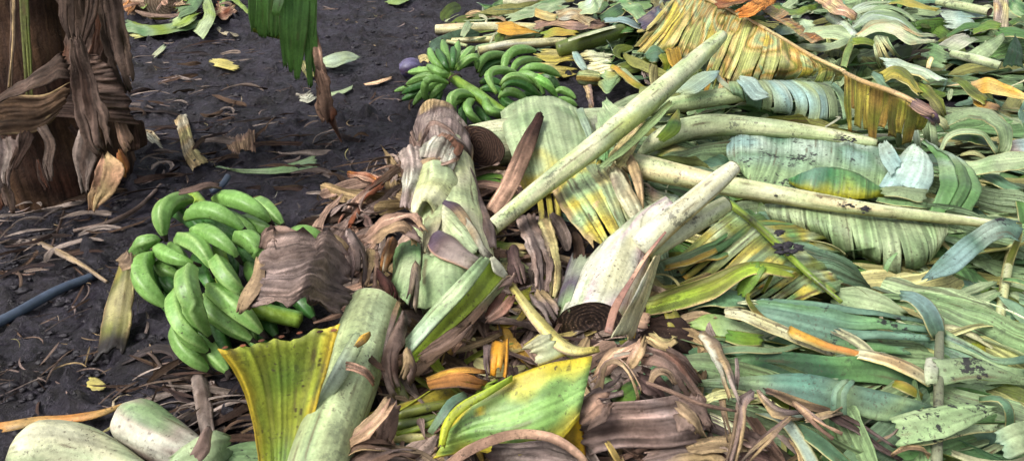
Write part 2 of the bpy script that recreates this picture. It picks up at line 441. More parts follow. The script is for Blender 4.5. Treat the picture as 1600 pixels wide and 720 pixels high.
def banana(C, w, parent, c=('ban', 'banl'), tipd=True, name='banana'):
    """one finger: 3 points (px, py, h), width in px; ridged body, thin neck, dark flower end"""
    W = [P(*p) for p in C]; r0 = w/2*mpp(W[1])
    rnd = random.Random(nseed()); tj = rnd.uniform(.85, 1.12); ph = rnd.uniform(0, 6)
    w0, w1, w2 = [np.array(x) for x in W]
    w2 = w2+(w2-w1)*.14
    arc_ = [w0*(2*(t-.5)*(t-1))+w1*(4*t*(1-t))+w2*(2*t*(t-.5)) for t in (0, .125, .25, .375, .5, .625, .75, .875, 1)]
    q, L = curve(arc_, 22)
    V, U, Cc, Fc, fm = [], [], [], [], []
    sd = nseed(); na = 15
    pr = [(0, .42), (.05, .5), (.12, .7), (.22, .92), (.45, 1.03), (.62, .98), (.74, .84), (.84, .6), (.9, .38), (.94, .26), (1, .22)]
    c0, c1 = lin(c[0]), lin(c[1])
    for i, p in enumerate(q):
        u = i/22
        t = q[min(i+1, 22)]-q[max(i-1, 0)]; t = t/(np.linalg.norm(t)+1e-9)
        up = np.array((0, 0, 1.)) if abs(t[2]) < .9 else np.array((0, -1., 0))
        sx = np.cross(t, up); sx /= np.linalg.norm(sx); uz = np.cross(sx, t)
        r = r0*np.interp(u, [a for a, _ in pr], [b for _, b in pr])
        for j in range(na):
            a = 2*math.pi*j/na
            rr = r*(1+.05*math.cos(5*a+ph)+.10*(1-2*abs(math.sin(2.5*a+ph/2)))*smooth01(u*5)+.03*noise.noise((sd, u*3, j*.4)))
            V.append(p+sx*math.cos(a)*rr+uz*math.sin(a)*rr); U.append((a*r, u*L))
            e = smooth01(1-2.6*abs(math.sin(2.5*a+ph/2))+.4*noise.noise((u*4, sd, a)))*.8+.15  # lighter line along each ridge: highlight painted into the tint
            col = (c0*(1-e)+c1*e)*tj
            ne = smooth01(1-u*6); col = col*(1-.35*ne)+lin('lime')*.35*ne
            Cc.append(col)
    for i in range(22):
        for j in range(na):
            Fc.append((i*na+j, i*na+(j+1) % na, (i+1)*na+(j+1) % na, (i+1)*na+j)); fm.append(1 if i >= 20 and tipd else 0)
    for e in (0, 1):
        b = len(V); V.append((q[0] if e == 0 else q[-1]+(q[-1]-q[-2])*.2)); U.append((0, 0)); Cc.append(c0)
        for j in range(na):
            k = 0 if e == 0 else 22*na
            a_, b_ = k+j, k+(j+1) % na
            Fc.append((a_, b_, b) if e else (b_, a_, b)); fm.append(1 if e and tipd else 0)
    return mesh_obj(name, V, Fc, U, Cc, [M['banana'], M['tip']], parent, fmat=fm)

def clump(name, px, py, h, wpx, hpx, n=26, parent=None, label=None, cat=None, flat=.45):
    """a smear of stuck mud: many small lumps in one mesh"""
    rnd = random.Random(nseed()); bm = bmesh.new(); bmesh.ops.create_icosphere(bm, subdivisions=2, radius=1)
    bv = [v.co.copy() for v in bm.verts]; bf = [[v.index for v in f.verts] for f in bm.faces]; bm.free()
    V, Fc = [], []
    for _ in range(n):
        p = P(px+rnd.gauss(0, .3)*wpx, py+rnd.gauss(0, .3)*hpx, h+rnd.uniform(-.2, .2)); r = rnd.uniform(.12, .3)*min(wpx, hpx)*mpp(p); sd = nseed(); b = len(V)
        for v in bv:
            k = 1+.7*noise.noise(v*1.7+Vector((sd, 0, 0)))
            V.append((p.x+v.x*r*k*1.5, p.y+v.y*r*k, p.z+v.z*r*k*flat))
        Fc += [tuple(b+i for i in f) for f in bf]
    o = mesh_obj(name, V, Fc, [(0, 0)]*len(V), [lin('mud')]*len(V), M['mudlump'], parent)
    return tag(o, label, cat)
# ------------------------------------------------------------------ the mud
def mud_mat():
    m, nt = newmat('wet_dark_mud'); g = N(nt)
    pos = g.n('ShaderNodeNewGeometry').outputs['Position']
    a = g.noise(pos, 3.2, 6, .65); b = g.noise(pos, 26, 6, .75, .6); c_ = g.noise(pos, 110, 5, .8)
    vo = g.n('ShaderNodeTexVoronoi', {'Vector': g.n('ShaderNodeVectorMath', {0: pos, 1: g.n('ShaderNodeTexNoise', {'Vector': pos, 'Scale': 30.}).outputs['Color']}, operation='ADD').outputs[0], 'Scale': 42.}).outputs['Distance']
    k = g.mul(g.mul(g.mul(a, .3), g.mul(b, .4), 'ADD'), g.mul(c_, .3), 'ADD')
    c = g.mix(g.rng(k, .42, .6), tuple(lin((22,19,23))), tuple(lin((104,97,114))))  # blue-grey highlights and near-black pits painted into the mud colour
    c = g.mix(g.rng(g.noise(pos, 5, 5, .7), .5, .66, 0, .8), c, tuple(lin((50,42,40))))
    c = g.mix(g.mul(g.rng(c_, .58, .7), .65), c, tuple(lin((140,130,130))))
    wet = g.rng(g.noise(pos, 18, 5, .7), .4, .62, .8, .28)
    hh = g.mul(g.mul(g.mul(b, .5), g.mul(c_, .4), 'ADD'), g.mul(vo, .35), 'SUBTRACT')
    bp = g.n('ShaderNodeBump', {'Height': hh, 'Strength': 1., 'Distance': .05})
    pb = g.n('ShaderNodeBsdfPrincipled', {'Base Color': c, 'Roughness': wet, 'Specular IOR Level': .5, 'Normal': bp.outputs[0]})
    o = g.n('ShaderNodeOutputMaterial'); nt.links.new(pb.outputs[0], o.inputs[0])
    return m
def axis(lo, hi, step, far):
    m = [lo+i*step for i in range(int((hi-lo)/step)+1)]
    a, s, x = [], step, lo
    while x > -far: s *= 1.35; x -= s; a.append(x)
    b, s, x = [], step, m[-1]
    while x < far: s *= 1.35; x += s; b.append(x)
    return a[::-1]+m+b
def ground():
    xs = axis(-2.9, 2.9, .0115, 120); ys = axis(.85, 5.6, .0115, 120)
    nx, ny = len(xs), len(ys)
    V = np.empty((ny, nx, 3)); nz = noise.noise
    for j, y in enumerate(ys):
        for i, x in enumerate(xs):
            z = gh(x, y)
            if -3 < x < 3 and .8 < y < 5.7:
                a = nz((x*9, y*9, 1.)); b = nz((x*21, y*21, 2.)); 
                z += .009*a + .011*abs(b) + .006*nz((x*40, y*40, 5.))
                cl = nz((x*13+5, y*13, 9.))
                if cl > .12: z += .026*smooth01((cl-.12)*5)*(.6+1.4*b)
            V[j, i] = (x, y, z-.004)
    f = [(j*nx+i, j*nx+i+1, (j+1)*nx+i+1, (j+1)*nx+i) for j in range(ny-1) for i in range(nx-1)]
    me = bpy.data.meshes.new('ground'); me.from_pydata(V.reshape(-1, 3).tolist(), [], f)
    me.polygons.foreach_set('use_smooth', [True]*len(f)); me.materials.append(mud_mat())
    o = bpy.data.objects.new('ground', me); COL.objects.link(o); o['kind'] = 'structure'
ground()

def inpoly(x, y, poly):
    c = False; n = len(poly)
    for i in range(n):
        x1, y1 = poly[i]; x2, y2 = poly[(i+1) % n]
        if (y1 > y) != (y2 > y) and x < (x2-x1)*(y-y1)/(y2-y1)+x1: c = not c
    return c
def scatter(name, polys, holes, count, c, mat, lr, wr, hmax, ang=None, seed=1, arch=(0, 0), curl=.5, crump=.0, wav=.4, lift=.05, mounds=None):
    """loose shreds nobody could count, laid on the ground: one object"""
    rnd = random.Random(seed)
    V, Fc, U, Cc = [], [], [], []
    bb = [(min(p[0] for p in q), max(p[0] for p in q), min(p[1] for p in q), max(p[1] for p in q)) for q in polys]
    ar = [sum(q[i-1][0]*q[i][1]-q[i][0]*q[i-1][1] for i in range(len(q))) for q in polys]
    # even per ground area: choose by 1/scale^2
    done = 0; tries = 0
    while done < count and tries < count*40:
        tries += 1
        k = rnd.choices(range(len(polys)), [abs(a) for a in ar])[0]; b = bb[k]
        px, py = rnd.uniform(b[0], b[1]), rnd.uniform(b[2], b[3])
        if not inpoly(px, py, polys[k]) or any(inpoly(px, py, h) for h in holes): continue
        if rnd.random() > (250/(py+320))**1.0: continue
        done += 1
        l = rnd.uniform(*lr); w = rnd.uniform(*wr)*min(1, l/.1)
        a = (ang(px, py)+rnd.gauss(0, .5)) if ang else rnd.uniform(0, math.pi*2)
        h0 = rnd.random()**1.5*hmax
        p = P(px, py, 0); z0 = p.z+h0+.002
        bend = rnd.gauss(0, curl); n = max(5, int(l/.018)); n = min(n, 26); m = 5 if w < .03 else 8
        x, y = p.x-math.cos(a)*l/2, p.y-math.sin(a)*l/2
        cs = [lin(cc) for cc in c]; i0 = rnd.random()*(len(cs)-1); ii = int(i0); c0 = (cs[ii]*(1-i0+ii)+cs[min(ii+1, len(cs)-1)]*(i0-ii))*rnd.uniform(.7, 1.2)
        ar_ = rnd.uniform(*arch); sd = nseed(); roll = rnd.uniform(-.5, .5); up0, up1 = rnd.uniform(0, lift), rnd.uniform(0, lift)
        cup = rnd.uniform(-.15, .25)*min(w, .04); base = len(V); twist = rnd.gauss(0, .9)
        for i in range(n+1):
            u = i/n; ww = w*(min(1, 4*u+.25)*min(1, 5*(1-u)+.35))*(1+.25*noise.noise((u*5, sd, 0)))
            aa = a+bend*(u-.5)
            if i: x += math.cos(aa)*l/n; y += math.sin(aa)*l/n
            z = z0+ar_*math.sin(math.pi*u)+up0*(1-u)**2+up1*u*u
            ro = roll+twist*u
            for j in range(m+1):
                t = j/m-.5
                q = np.array((x-math.sin(aa)*t*ww*math.cos(ro), y+math.cos(aa)*t*ww*math.cos(ro), z+t*ww*math.sin(ro)+cup*(1-4*t*t)*.5))
                q[2] += wav*.01*noise.noise((u*l*14+sd, t*ww*30, 3)) + crump*.01*noise.noise((t*ww*60+sd, u*l*12, 6))
                q[2] += (.0012 if j % 2 else -.0012)*(1 if w > .012 else .3)
                g0 = gh(q[0], q[1])+.004
                if q[2] < g0: q[2] = g0
                V.append(q); U.append((t*ww+sd, u*l)); Cc.append(c0*(1+.3*noise.noise((u*6, sd, t*4))))
        for i in range(n):
            for j in range(m):
                b_ = base+i*(m+1)+j; Fc.append((b_, b_+1, b_+m+2, b_+m+1))
    o = mesh_obj(name, V, Fc, U, Cc, M[mat])
    o['kind'] = 'stuff'
    return o
RIGHT = [(960,-70),(1900,-70),(1900,760),(1130,760),(1050,560),(1010,440),(980,300),(1000,190),(930,110)]
TOPMID = [(760,-70),(1000,-70),(1000,120),(900,110),(700,75),(690,30)]
HOLES = [[(1290,380),(1420,428),(1450,432),(1500,440),(1500,475),(1440,470),(1410,480),(1320,445)], [(1000,490),(1080,500),(1090,560),(1010,560)], [(950,130),(1020,110),(1030,150),(930,190)]]
def flow(px, py):
    return -.5+.8*noise.noise((px/160, py/160, 2)) + (1.2 if py < 200 else 0)
scatter('shredded_leaf_mass', [RIGHT, TOPMID], HOLES, 900, ['pale','sage','mid','teal','sage','pale','leafy','olive','straw'], 'leaf', (.2,.6), (.03,.08), .05, flow, 5, (0,.035), .9, .0, .7, .04)
scatter('broad_leaf_pieces', [RIGHT], HOLES, 330, ['pale','sage','mid','pale','teal','sage','leafy','straw','olive'], 'worn', (.25,.55), (.08,.17), .06, flow, 15, (0,.03), .5, .0, 1.2, .05)
scatter('leaf_shreds', [RIGHT, TOPMID], HOLES, 420, ['pale','cream','sage','straw','ice','tan'], 'worn', (.1,.4), (.006,.02), .075, flow, 6, (0,.05), 1.4, .0, .6, .05)
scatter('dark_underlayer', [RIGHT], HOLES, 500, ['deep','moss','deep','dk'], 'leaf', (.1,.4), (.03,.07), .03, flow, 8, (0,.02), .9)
MIDDRY = [(500,380),(560,300),(640,260),(800,300),(900,420),(1000,520),(1120,540),(1200,640),(1250,780),(470,780),(500,600),(560,500)]
scatter('dry_leaf_litter', [MIDDRY], [], 700, ['brown','mauve','tan','dk','grey','pink','plum'], 'dry', (.06,.3), (.008,.05), .05, None, 9, (0,.03), 1.2, .8, .6, .05)
scatter('olive_leaf_litter', [[(620,560),(860,440),(900,560),(900,740),(600,740)]], [], 120, ['olive','moss','straw','gold','lime'], 'leaf', (.08,.28), (.01,.04), .05, None, 19, (0,.03), 1.)
MUD = [(-60,60),(200,40),(640,-60),(700,60),(640,180),(600,320),(380,380),(200,420),(300,620),(300,780),(-60,780)]
def mf(px, py): return .35
scatter('dry_debris', [MUD], [], 480, ['dk','dk','bark','mauve','mud','mud'], 'dry', (.02,.14), (.002,.01), .008, None, 10, (0,.01), 1.3, .5, .3, .012)
scatter('dry_debris', [[(200,100),(360,60),(420,180),(560,200),(640,260),(560,360),(420,300),(360,260),(220,260)], [(-40,320),(140,300),(300,250),(230,330),(100,450),(-40,430)], [(240,540),(420,540),(420,720),(280,720)]], [], 230, ['dk','bark','grey','mud','dk'], 'dry', (.06,.22), (.004,.02), .012, mf, 11, (0,.02), 1.2, .9, .4, .02)
scatter('dry_debris', [MUD], [], 260, ['grey','tan','brown','mauve','straw'], 'dry', (.02,.1), (.002,.007), .006, None, 21, (0,.006), 1.5, .4, .3, .01)
scatter('pale_flecks', [MUD, RIGHT], [], 170, ['tan','straw','grey','white'], 'dry', (.008,.035), (.004,.012), .006, None, 12, (0,.003), 1., .3)
def clods():
    rnd = random.Random(4); V, Fc = [], []
    bm = bmesh.new(); bmesh.ops.create_icosphere(bm, subdivisions=2, radius=1)
    bv = [v.co.copy() for v in bm.verts]; bf = [[v.index for v in f.verts] for f in bm.faces]; bm.free()
    n = 0
    while n < 2000:
        px, py = rnd.uniform(-60, 760), rnd.uniform(-40, 760)
        if not inpoly(px, py, MUD): continue
        if noise.noise((px/50, py/40, 3)) < -.05 and rnd.random() < .8: continue
        if rnd.random() > 250/(py+320): continue
        n += 1; p = P(px, py, 0); s = rnd.uniform(.002, .0065)*(1+1.5*rnd.random()**6); sd = nseed(); b = len(V)
        for v in bv:
            V.append((p.x+v.x*s*1.3*(1+1.*noise.noise(v*1.9+Vector((sd, 0, 0)))), p.y+v.y*s*(1+1.*noise.noise(v*1.9+Vector((0, sd, 0)))), p.z+v.z*s*.7*(1+.6*noise.noise(v*2+Vector((sd, 0, 3))))))
        Fc += [tuple(b+i for i in f) for f in bf]
    o = mesh_obj('mud_clods', V, Fc, [(0, 0)]*len(V), [lin('mud')]*len(V), M['mudlump']); o['kind'] = 'stuff'
clods()
# ------------------------------------------------------------------ near bunch of green plantains
def bunch(name, origin, scale, F_, stalkC, label, cat, wscale=1., extra=None):
    p0 = P(*origin, 0); root = empty(name, p0, label, cat, 'cut bunches of green plantains'); bpy.context.view_layer.update()
    for f in F_:
        pts, w = f[0], f[1]; c = f[2] if len(f) > 2 else ('ban', 'banl')
        banana(pts, w*wscale, root, c)
    for s in stalkC: tube('bunch_stalk', s, ['lime', 'ban'], 'banana', parent=root, sides=14, lump=.05)
    return root
def V6(x, y, h): return (200+x/2.25, 280+y/2.25, h)
n_ = []
def b6(a, b, c, h, w, col=None):
    n_.append(([V6(a[0], a[1], h[0]), V6(b[0], b[1], h[1]), V6(c[0], c[1], h[2])], w) + ((col,) if col else ()))
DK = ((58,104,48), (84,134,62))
# back row and lower layers first
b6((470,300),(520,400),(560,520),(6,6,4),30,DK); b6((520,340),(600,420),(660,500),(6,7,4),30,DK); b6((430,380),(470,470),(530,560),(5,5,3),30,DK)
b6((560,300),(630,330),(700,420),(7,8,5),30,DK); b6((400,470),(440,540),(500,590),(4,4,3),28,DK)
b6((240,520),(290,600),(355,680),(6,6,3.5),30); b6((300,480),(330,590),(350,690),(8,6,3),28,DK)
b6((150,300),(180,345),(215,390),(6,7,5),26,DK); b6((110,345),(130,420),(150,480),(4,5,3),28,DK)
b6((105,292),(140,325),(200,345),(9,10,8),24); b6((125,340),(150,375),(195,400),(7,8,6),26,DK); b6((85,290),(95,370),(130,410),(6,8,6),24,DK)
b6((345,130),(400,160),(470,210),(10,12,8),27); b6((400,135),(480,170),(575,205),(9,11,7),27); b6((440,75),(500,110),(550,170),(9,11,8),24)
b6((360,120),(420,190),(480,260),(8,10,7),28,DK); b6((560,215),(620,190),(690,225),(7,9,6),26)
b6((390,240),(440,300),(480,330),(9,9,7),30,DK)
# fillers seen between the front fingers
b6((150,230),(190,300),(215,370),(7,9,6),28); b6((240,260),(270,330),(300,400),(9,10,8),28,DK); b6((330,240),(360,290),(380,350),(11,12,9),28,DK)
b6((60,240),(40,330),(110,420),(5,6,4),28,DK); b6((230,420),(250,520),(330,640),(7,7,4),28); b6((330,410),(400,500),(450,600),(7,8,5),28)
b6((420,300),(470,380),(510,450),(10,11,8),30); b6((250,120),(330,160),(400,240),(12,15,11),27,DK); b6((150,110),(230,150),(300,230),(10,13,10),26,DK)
# main visible fingers
b6((222,72),(130,105),(135,205),(15,17,11),31); b6((305,70),(415,85),(503,158),(15,20,14),31)
b6((28,268),(58,224),(112,214),(7,13,12),27); b6((88,264),(50,345),(146,450),(12,13,7),34)
b6((270,412),(305,470),(440,565),(11,12,7),31); b6((285,375),(365,440),(475,545),(13,15,9),33)
b6((165,505),(205,605),(290,672),(9,8,4),29); b6((172,388),(188,510),(285,603),(14,14,7),33)
b6((100,240),(160,275),(245,300),(12,16,14),27); b6((172,214),(252,238),(297,332),(14,20,15),32)
b6((226,180),(318,208),(390,285),(17,22,17),29); b6((206,138),(300,112),(412,186),(17,23,18),30)
b6((378,215),(435,222),(470,300),(16,19,13),33); b6((310,275),(345,345),(425,430),(17,18,12),31)
b6((228,312),(212,400),(288,548),(18,21,10),36)
b6((480,290),(530,290),(570,315),(12,14,13),24)
nb = bunch('plantain_bunch', (330,470), 1, n_, [[(300,300,13,16),(340,360,13,24),(350,430,12,28),(400,480,9,28),(470,500,6,26)]],
    'big bunch of green plantains lying on the dark mud, partly under a crumpled brown leaf', 'plantain bunch', .93)
rib('dried_bract', [(283,305,20,10),(305,298,21,14),(322,294,21,14),(343,297,19,8)], ['dk','brown'], 'dry', parent=nb, arch=.8, crump=1.2)

# far bunch
n_ = []
def V1(x, y, h): return (600+x/3, y/3, h)
def b1(a, b, c, h, w, col=None): n_.append(([V1(*a, h[0]), V1(*b, h[1]), V1(*c, h[2])], w/3) + ((col,) if col else ()))
BR = ((112,176,74), (150,206,104))
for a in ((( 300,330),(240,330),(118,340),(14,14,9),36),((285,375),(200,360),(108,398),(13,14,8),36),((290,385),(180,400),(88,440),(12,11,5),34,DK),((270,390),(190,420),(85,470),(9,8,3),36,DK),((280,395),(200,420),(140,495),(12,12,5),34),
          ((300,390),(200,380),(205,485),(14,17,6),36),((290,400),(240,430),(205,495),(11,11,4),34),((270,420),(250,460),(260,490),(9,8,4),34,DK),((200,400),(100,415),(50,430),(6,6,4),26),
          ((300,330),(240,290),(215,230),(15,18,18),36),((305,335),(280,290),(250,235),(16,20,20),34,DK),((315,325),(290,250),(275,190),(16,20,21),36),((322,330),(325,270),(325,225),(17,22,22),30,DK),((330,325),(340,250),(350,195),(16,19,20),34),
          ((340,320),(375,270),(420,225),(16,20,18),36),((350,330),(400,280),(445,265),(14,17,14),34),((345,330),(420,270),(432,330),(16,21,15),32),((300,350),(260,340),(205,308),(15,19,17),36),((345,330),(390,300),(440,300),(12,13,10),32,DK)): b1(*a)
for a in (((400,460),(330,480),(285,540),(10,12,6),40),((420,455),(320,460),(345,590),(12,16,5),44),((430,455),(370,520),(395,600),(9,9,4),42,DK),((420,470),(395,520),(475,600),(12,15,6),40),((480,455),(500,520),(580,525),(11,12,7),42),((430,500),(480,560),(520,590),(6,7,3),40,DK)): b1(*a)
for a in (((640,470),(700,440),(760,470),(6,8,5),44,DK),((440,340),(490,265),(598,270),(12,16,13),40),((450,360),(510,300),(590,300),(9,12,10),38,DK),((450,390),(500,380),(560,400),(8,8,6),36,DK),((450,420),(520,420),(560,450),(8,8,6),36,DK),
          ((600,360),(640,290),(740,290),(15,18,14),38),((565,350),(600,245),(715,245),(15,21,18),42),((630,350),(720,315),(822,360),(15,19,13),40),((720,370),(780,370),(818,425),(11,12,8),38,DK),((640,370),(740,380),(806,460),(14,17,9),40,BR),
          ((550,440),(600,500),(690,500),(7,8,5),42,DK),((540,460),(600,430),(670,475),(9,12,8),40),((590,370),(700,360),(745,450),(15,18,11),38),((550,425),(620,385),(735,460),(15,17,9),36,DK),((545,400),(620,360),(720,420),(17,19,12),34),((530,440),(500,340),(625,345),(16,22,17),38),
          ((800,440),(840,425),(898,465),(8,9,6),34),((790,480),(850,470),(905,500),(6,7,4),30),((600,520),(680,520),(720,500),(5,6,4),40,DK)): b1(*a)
fb = bunch('plantain_bunch', (740,150), 1, n_, [[(703,118,13,13),(725,135,13,17),(748,150,12,20),(775,172,9,22),(790,180,8,22)]],
    'smaller far bunch of bright green plantains fanned out beside a purple bud', 'plantain bunch', 1.05)
def budprof(a, u): return max(.05, math.sin(math.pi*min(1, .12+u*.88))**.6)
tube('flower_bud', [(656,108,4,18),(648,106,5,28),(638,107,5,30),(628,110,4,20)], [(96,88,130),(118,112,150),(70,58,84)], 'stem', parent=fb, sides=20, lump=.1)
tube('bunch_stalk', [(700,120,12,8),(680,118,10,8),(655,108,7,9)], ['lime','ban'], 'banana', parent=fb, sides=10)
rib('dried_bract', [(655,95,9,10),(665,92,11,9),(672,99,12,5)], ['straw','tan'], 'dry', parent=fb, crump=.5)
rib('stalk_fibre', [(703,133,17,2),(702,122,20,2),(715,116,21,2),(722,121,18,2)], ['dk'], 'dry', parent=fb)
# ------------------------------------------------------------------ standing banana plant at the left
Y = 100
base = P(95, 330, 0)
pl = empty('banana_plant', base, 'standing banana plant at the left edge wrapped in hanging dead brown leaf sheaths', 'banana plant'); bpy.context.view_layer.update()
tube('trunk', [(100,345,Y+2.28,250),(92,290,Y+2.3,235),(80,200,Y+2.3,215),(68,80,Y+2.3,190),(60,-60,Y+2.3,180),(56,-260,Y+2.3,165),(54,-420,Y+2.3,150)],
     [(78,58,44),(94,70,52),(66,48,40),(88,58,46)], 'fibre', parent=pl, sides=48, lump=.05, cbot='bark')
PAL.update(bark=(84,68,58), brown=(118,98,88))
S = lambda C, c, **k: rib('dead_sheath', [(x, y, Y+d, w) for x, y, d, w in C], c, k.pop('mat', 'dry'), parent=pl, th=.002, **{'jag': .15, 'rag': 1.5, 'pleat': (1.4, .7), 'tears': 2, 't0': .4, 'gap': .3, **k})
S([(34,-150,2.06,16),(38,0,2.06,15),(44,110,2.05,13),(48,180,2.04,8)], ['moss',(104,104,60)], mat='stem')
S([(20,-100,2.1,10),(20,60,2.08,8),(12,150,2.06,6)], ['tan','brown'])
S([(130,-150,2.08,95),(135,0,2.07,92),(138,60,2.06,70),(120,130,2.05,60)], ['bark','brown',(120,70,40)], crump=1.)
S([(165,-180,2.02,40),(172,-20,2.02,40),(182,60,2.01,38),(196,110,1.99,30),(207,150,1.98,12)], ['dk','bark','brown'], crump=2., jag=.3)
S([(150,-160,2.0,16),(146,0,1.99,20),(128,70,1.97,14),(120,100,1.96,8)], ['dk','bark'], crump=1.)
S([(108,-60,2.02,30),(104,20,2.01,24),(112,60,2.0,10)], ['bark','brown'], crump=1.)
# broad skirt hanging on the right
blade('dead_sheath', [(140,85,Y+2.0),(122,130,Y+1.99),(100,165,Y+1.98),(88,182,Y+1.97)], [(150,86,Y+2.0),(178,110,Y+1.97),(205,150,Y+1.96),(224,194,Y+1.95)], ['bark','brown',(100,80,70)], 'dry', parent=pl, th=.002, vein='cross', crump=1.4, wav=1.8, jag=.1, edge='dk')
blade('dead_sheath', [(190,185,Y+1.99),(205,188,Y+1.99),(222,192,Y+1.97)], [(196,240,Y+2.0),(212,236,Y+1.99),(226,228,Y+1.98)], ['dk','bark'], 'dry', parent=pl, th=.002, vein='cross', crump=1.)
S([(186,188,1.97,14),(196,215,1.96,22),(205,232,1.96,20)], ['pink','brown'], crump=.6)
# long tongue down the middle with the pale flap
S([(122,60,1.93,18),(130,110,1.92,34),(140,160,1.9,44),(152,205,1.88,50),(166,245,1.87,26)], ['bark','brown','dk'], crump=1.6, jag=.2)
S([(140,205,1.89,34),(134,240,1.88,40),(133,275,1.87,22),(136,305,1.87,14)], ['brown','grey','pink'], crump=.8)
S([(165,240,1.88,12),(174,262,1.86,44),(164,290,1.86,38),(150,312,1.86,26),(144,328,1.87,16)], ['pink',(206,156,126),'tan'], crump=.5, wav=.8)
S([(186,235,1.95,8),(193,258,1.94,20),(196,275,1.94,10)], ['orange','rust'], crump=.6)
# left skirts
blade('dead_sheath', [(-40,170,Y+1.98),(0,150,Y+1.98),(50,118,Y+1.97),(92,85,Y+1.98),(105,84,Y+2.)], [(-40,205,Y+1.95),(0,168,Y+1.94),(45,148,Y+1.93),(90,128,Y+1.93),(118,126,Y+1.95)], ['brown','bark','dk'], 'dry', parent=pl, th=.002, vein='along', crump=.5, wav=1.4, pleat=(1., .6), jag=.1)
blade('dead_sheath', [(-40,165,Y+2.03),(20,150,Y+2.03),(70,148,Y+2.03),(112,128,Y+2.03)], [(-40,215,Y+2.),(20,210,Y+1.99),(60,206,Y+1.99),(98,178,Y+2.)], ['bark',(120,94,72),'brown'], 'dry', parent=pl, th=.002, vein='along', crump=.8, edge='tan', ew=.06)
S([(15,212,1.96,34),(18,240,1.95,30),(6,270,1.94,20),(12,300,1.93,18)], ['grey','brown','mauve'], crump=1.)
S([(45,208,1.97,26),(34,235,1.95,20),(22,262,1.94,14)], ['brown','dk'], crump=1.)
S([(66,198,1.96,16),(80,225,1.94,18),(76,255,1.92,16),(82,285,1.9,10)], ['bark','grey'], crump=.8)
S([(60,250,1.93,4),(66,275,1.92,14),(78,298,1.91,10)], ['rust','dk'], crump=.4)
S([(0,280,1.95,16),(8,310,1.94,30),(14,330,1.93,24)], ['rust','bark','brown'], crump=1.)
S([(120,190,1.99,36),(140,220,2.0,30),(155,245,2.0,20)], ['dk','bark'], crump=1.)
PAL.update(bark=(96,76,60), brown=(150,126,114))
# arching leaf whose torn tip hangs into the top of the view
mp = [Vector((P(54,-400,Y+2.3).x+.02, 2.3, 1.95)), Vector((-1.1, 2.5, 2.25)), Vector((-.75, 2.62, 2.2)), P(430,-170,Y+2.68), P(462,-60,Y+2.66), P(486,10,Y+2.64), P(492,40,Y+2.64)]
def vtube(name, W, rad, c, mat, parent):
    V_, Fc, U, Cc, q, na = tube_geo(W, rad, c, sides=12); return mesh_obj(name, V_, Fc, U, Cc, M[mat], parent)
lf = vtube('leaf_stalk', mp, [.03,.025,.02,.014,.009,.006,.004], ['rib','lime'], 'stalk', pl)
G = lambda C, c, **k: rib('leaf_blade', [(x, y, Y+d, w) for x, y, d, w in C], c, k.pop('mat', 'clean'), parent=pl, arch=0, **k)
gl = [(64,108,60),(84,134,72),'leafy',(110,156,96)]
for C in ([(415,-140,2.7,30),(404,-40,2.69,30),(400,20,2.68,24),(398,48,2.68,10)], [(435,-140,2.69,34),(420,-30,2.67,34),(416,30,2.66,32),(414,58,2.66,20)], [(450,-130,2.66,34),(436,-20,2.65,30),(430,30,2.64,26),(428,58,2.64,14)],
          [(455,-120,2.64,26),(446,0,2.63,22),(444,60,2.62,14),(446,105,2.62,6)], [(462,-90,2.62,28),(456,0,2.61,24),(454,60,2.6,20),(458,112,2.6,12)], [(475,-90,2.61,28),(472,0,2.6,26),(468,60,2.59,22),(464,124,2.59,8)],
          [(484,-60,2.6,20),(484,30,2.6,18),(482,80,2.6,12),(485,134,2.59,8)], [(490,-20,2.6,12),(488,40,2.6,14),(492,90,2.6,12),(496,122,2.6,8)], [(440,-40,2.58,14),(436,0,2.57,16),(430,24,2.56,12)]):
    G(C, ['ice','pale'] if C[1][1] == 0 and C[0][0] == 440 else gl, wav=.5, cb='leafy' if len(C) else None)
blade('leaf_blade', [(396,18,Y+2.7),(415,40,Y+2.7),(440,52,Y+2.7)], [(395,50,Y+2.7),(412,56,Y+2.7),(436,62,Y+2.7)], ['lime','olive'], 'clean', parent=pl, vein='cross')
vtube('dry_leaf_tip', [P(487,-20,Y+2.63), P(489,40,Y+2.63), P(496,90,Y+2.6), P(506,130,Y+2.58), P(512,170,Y+2.57), P(522,195,Y+2.56), P(534,222,Y+2.55)], [.006,.007,.012,.018,.022,.011,.003], ['rust','dk','brown'], 'dry', pl)
for C in ([(488,40,2.62,6),(498,90,2.59,14),(503,130,2.56,16),(508,160,2.55,10)], [(500,110,2.57,12),(508,140,2.55,20),(514,172,2.54,22),(516,190,2.54,8)], [(498,135,2.57,8),(502,165,2.56,16),(506,190,2.55,6)]):
    rib('dry_leaf_tip', [(x, y, Y+d, w) for x, y, d, w in C], ['bark','pink','dk','rust'], 'dry', parent=pl, crump=2., jag=.6, wav=1.2)

# ------------------------------------------------------------------ loose things on the mud
tube('plastic_pipe', [(-30,516,1.7,19),(20,492,1.7,18),(70,464,1.8,17),(100,449,1.7,16),(146,431,.6,14)], [(84,102,132),(70,88,116)], 'pipe', 'length of dull blue plastic pipe half sunk in mud at the left edge', 'pipe', sides=20, lump=.0, flat=.9)
tube('plastic_pipe', [(330,300,2.5,9),(346,290,4,10),(356,276,4,10)], [(92,112,150)], 'pipe', 'short stub of blue plastic pipe sticking up behind the big plantain bunch', 'pipe', sides=16, lump=.0)
blade('leaf_stub', [(186,418,11),(172,462,7),(160,510,3),(148,566,.8)], [(212,405,13),(212,450,8),(206,500,4),(196,548,1)], [(176,168,84),'yell','olive','straw'], 'worn', 'upright yellow strip of old leaf stalk with muddy foot left of the big bunch', 'leaf stalk', vein='along', arch=1.2, edge='tan', wav=.5, tip=(56,50,48), th=.006, jag=.1)
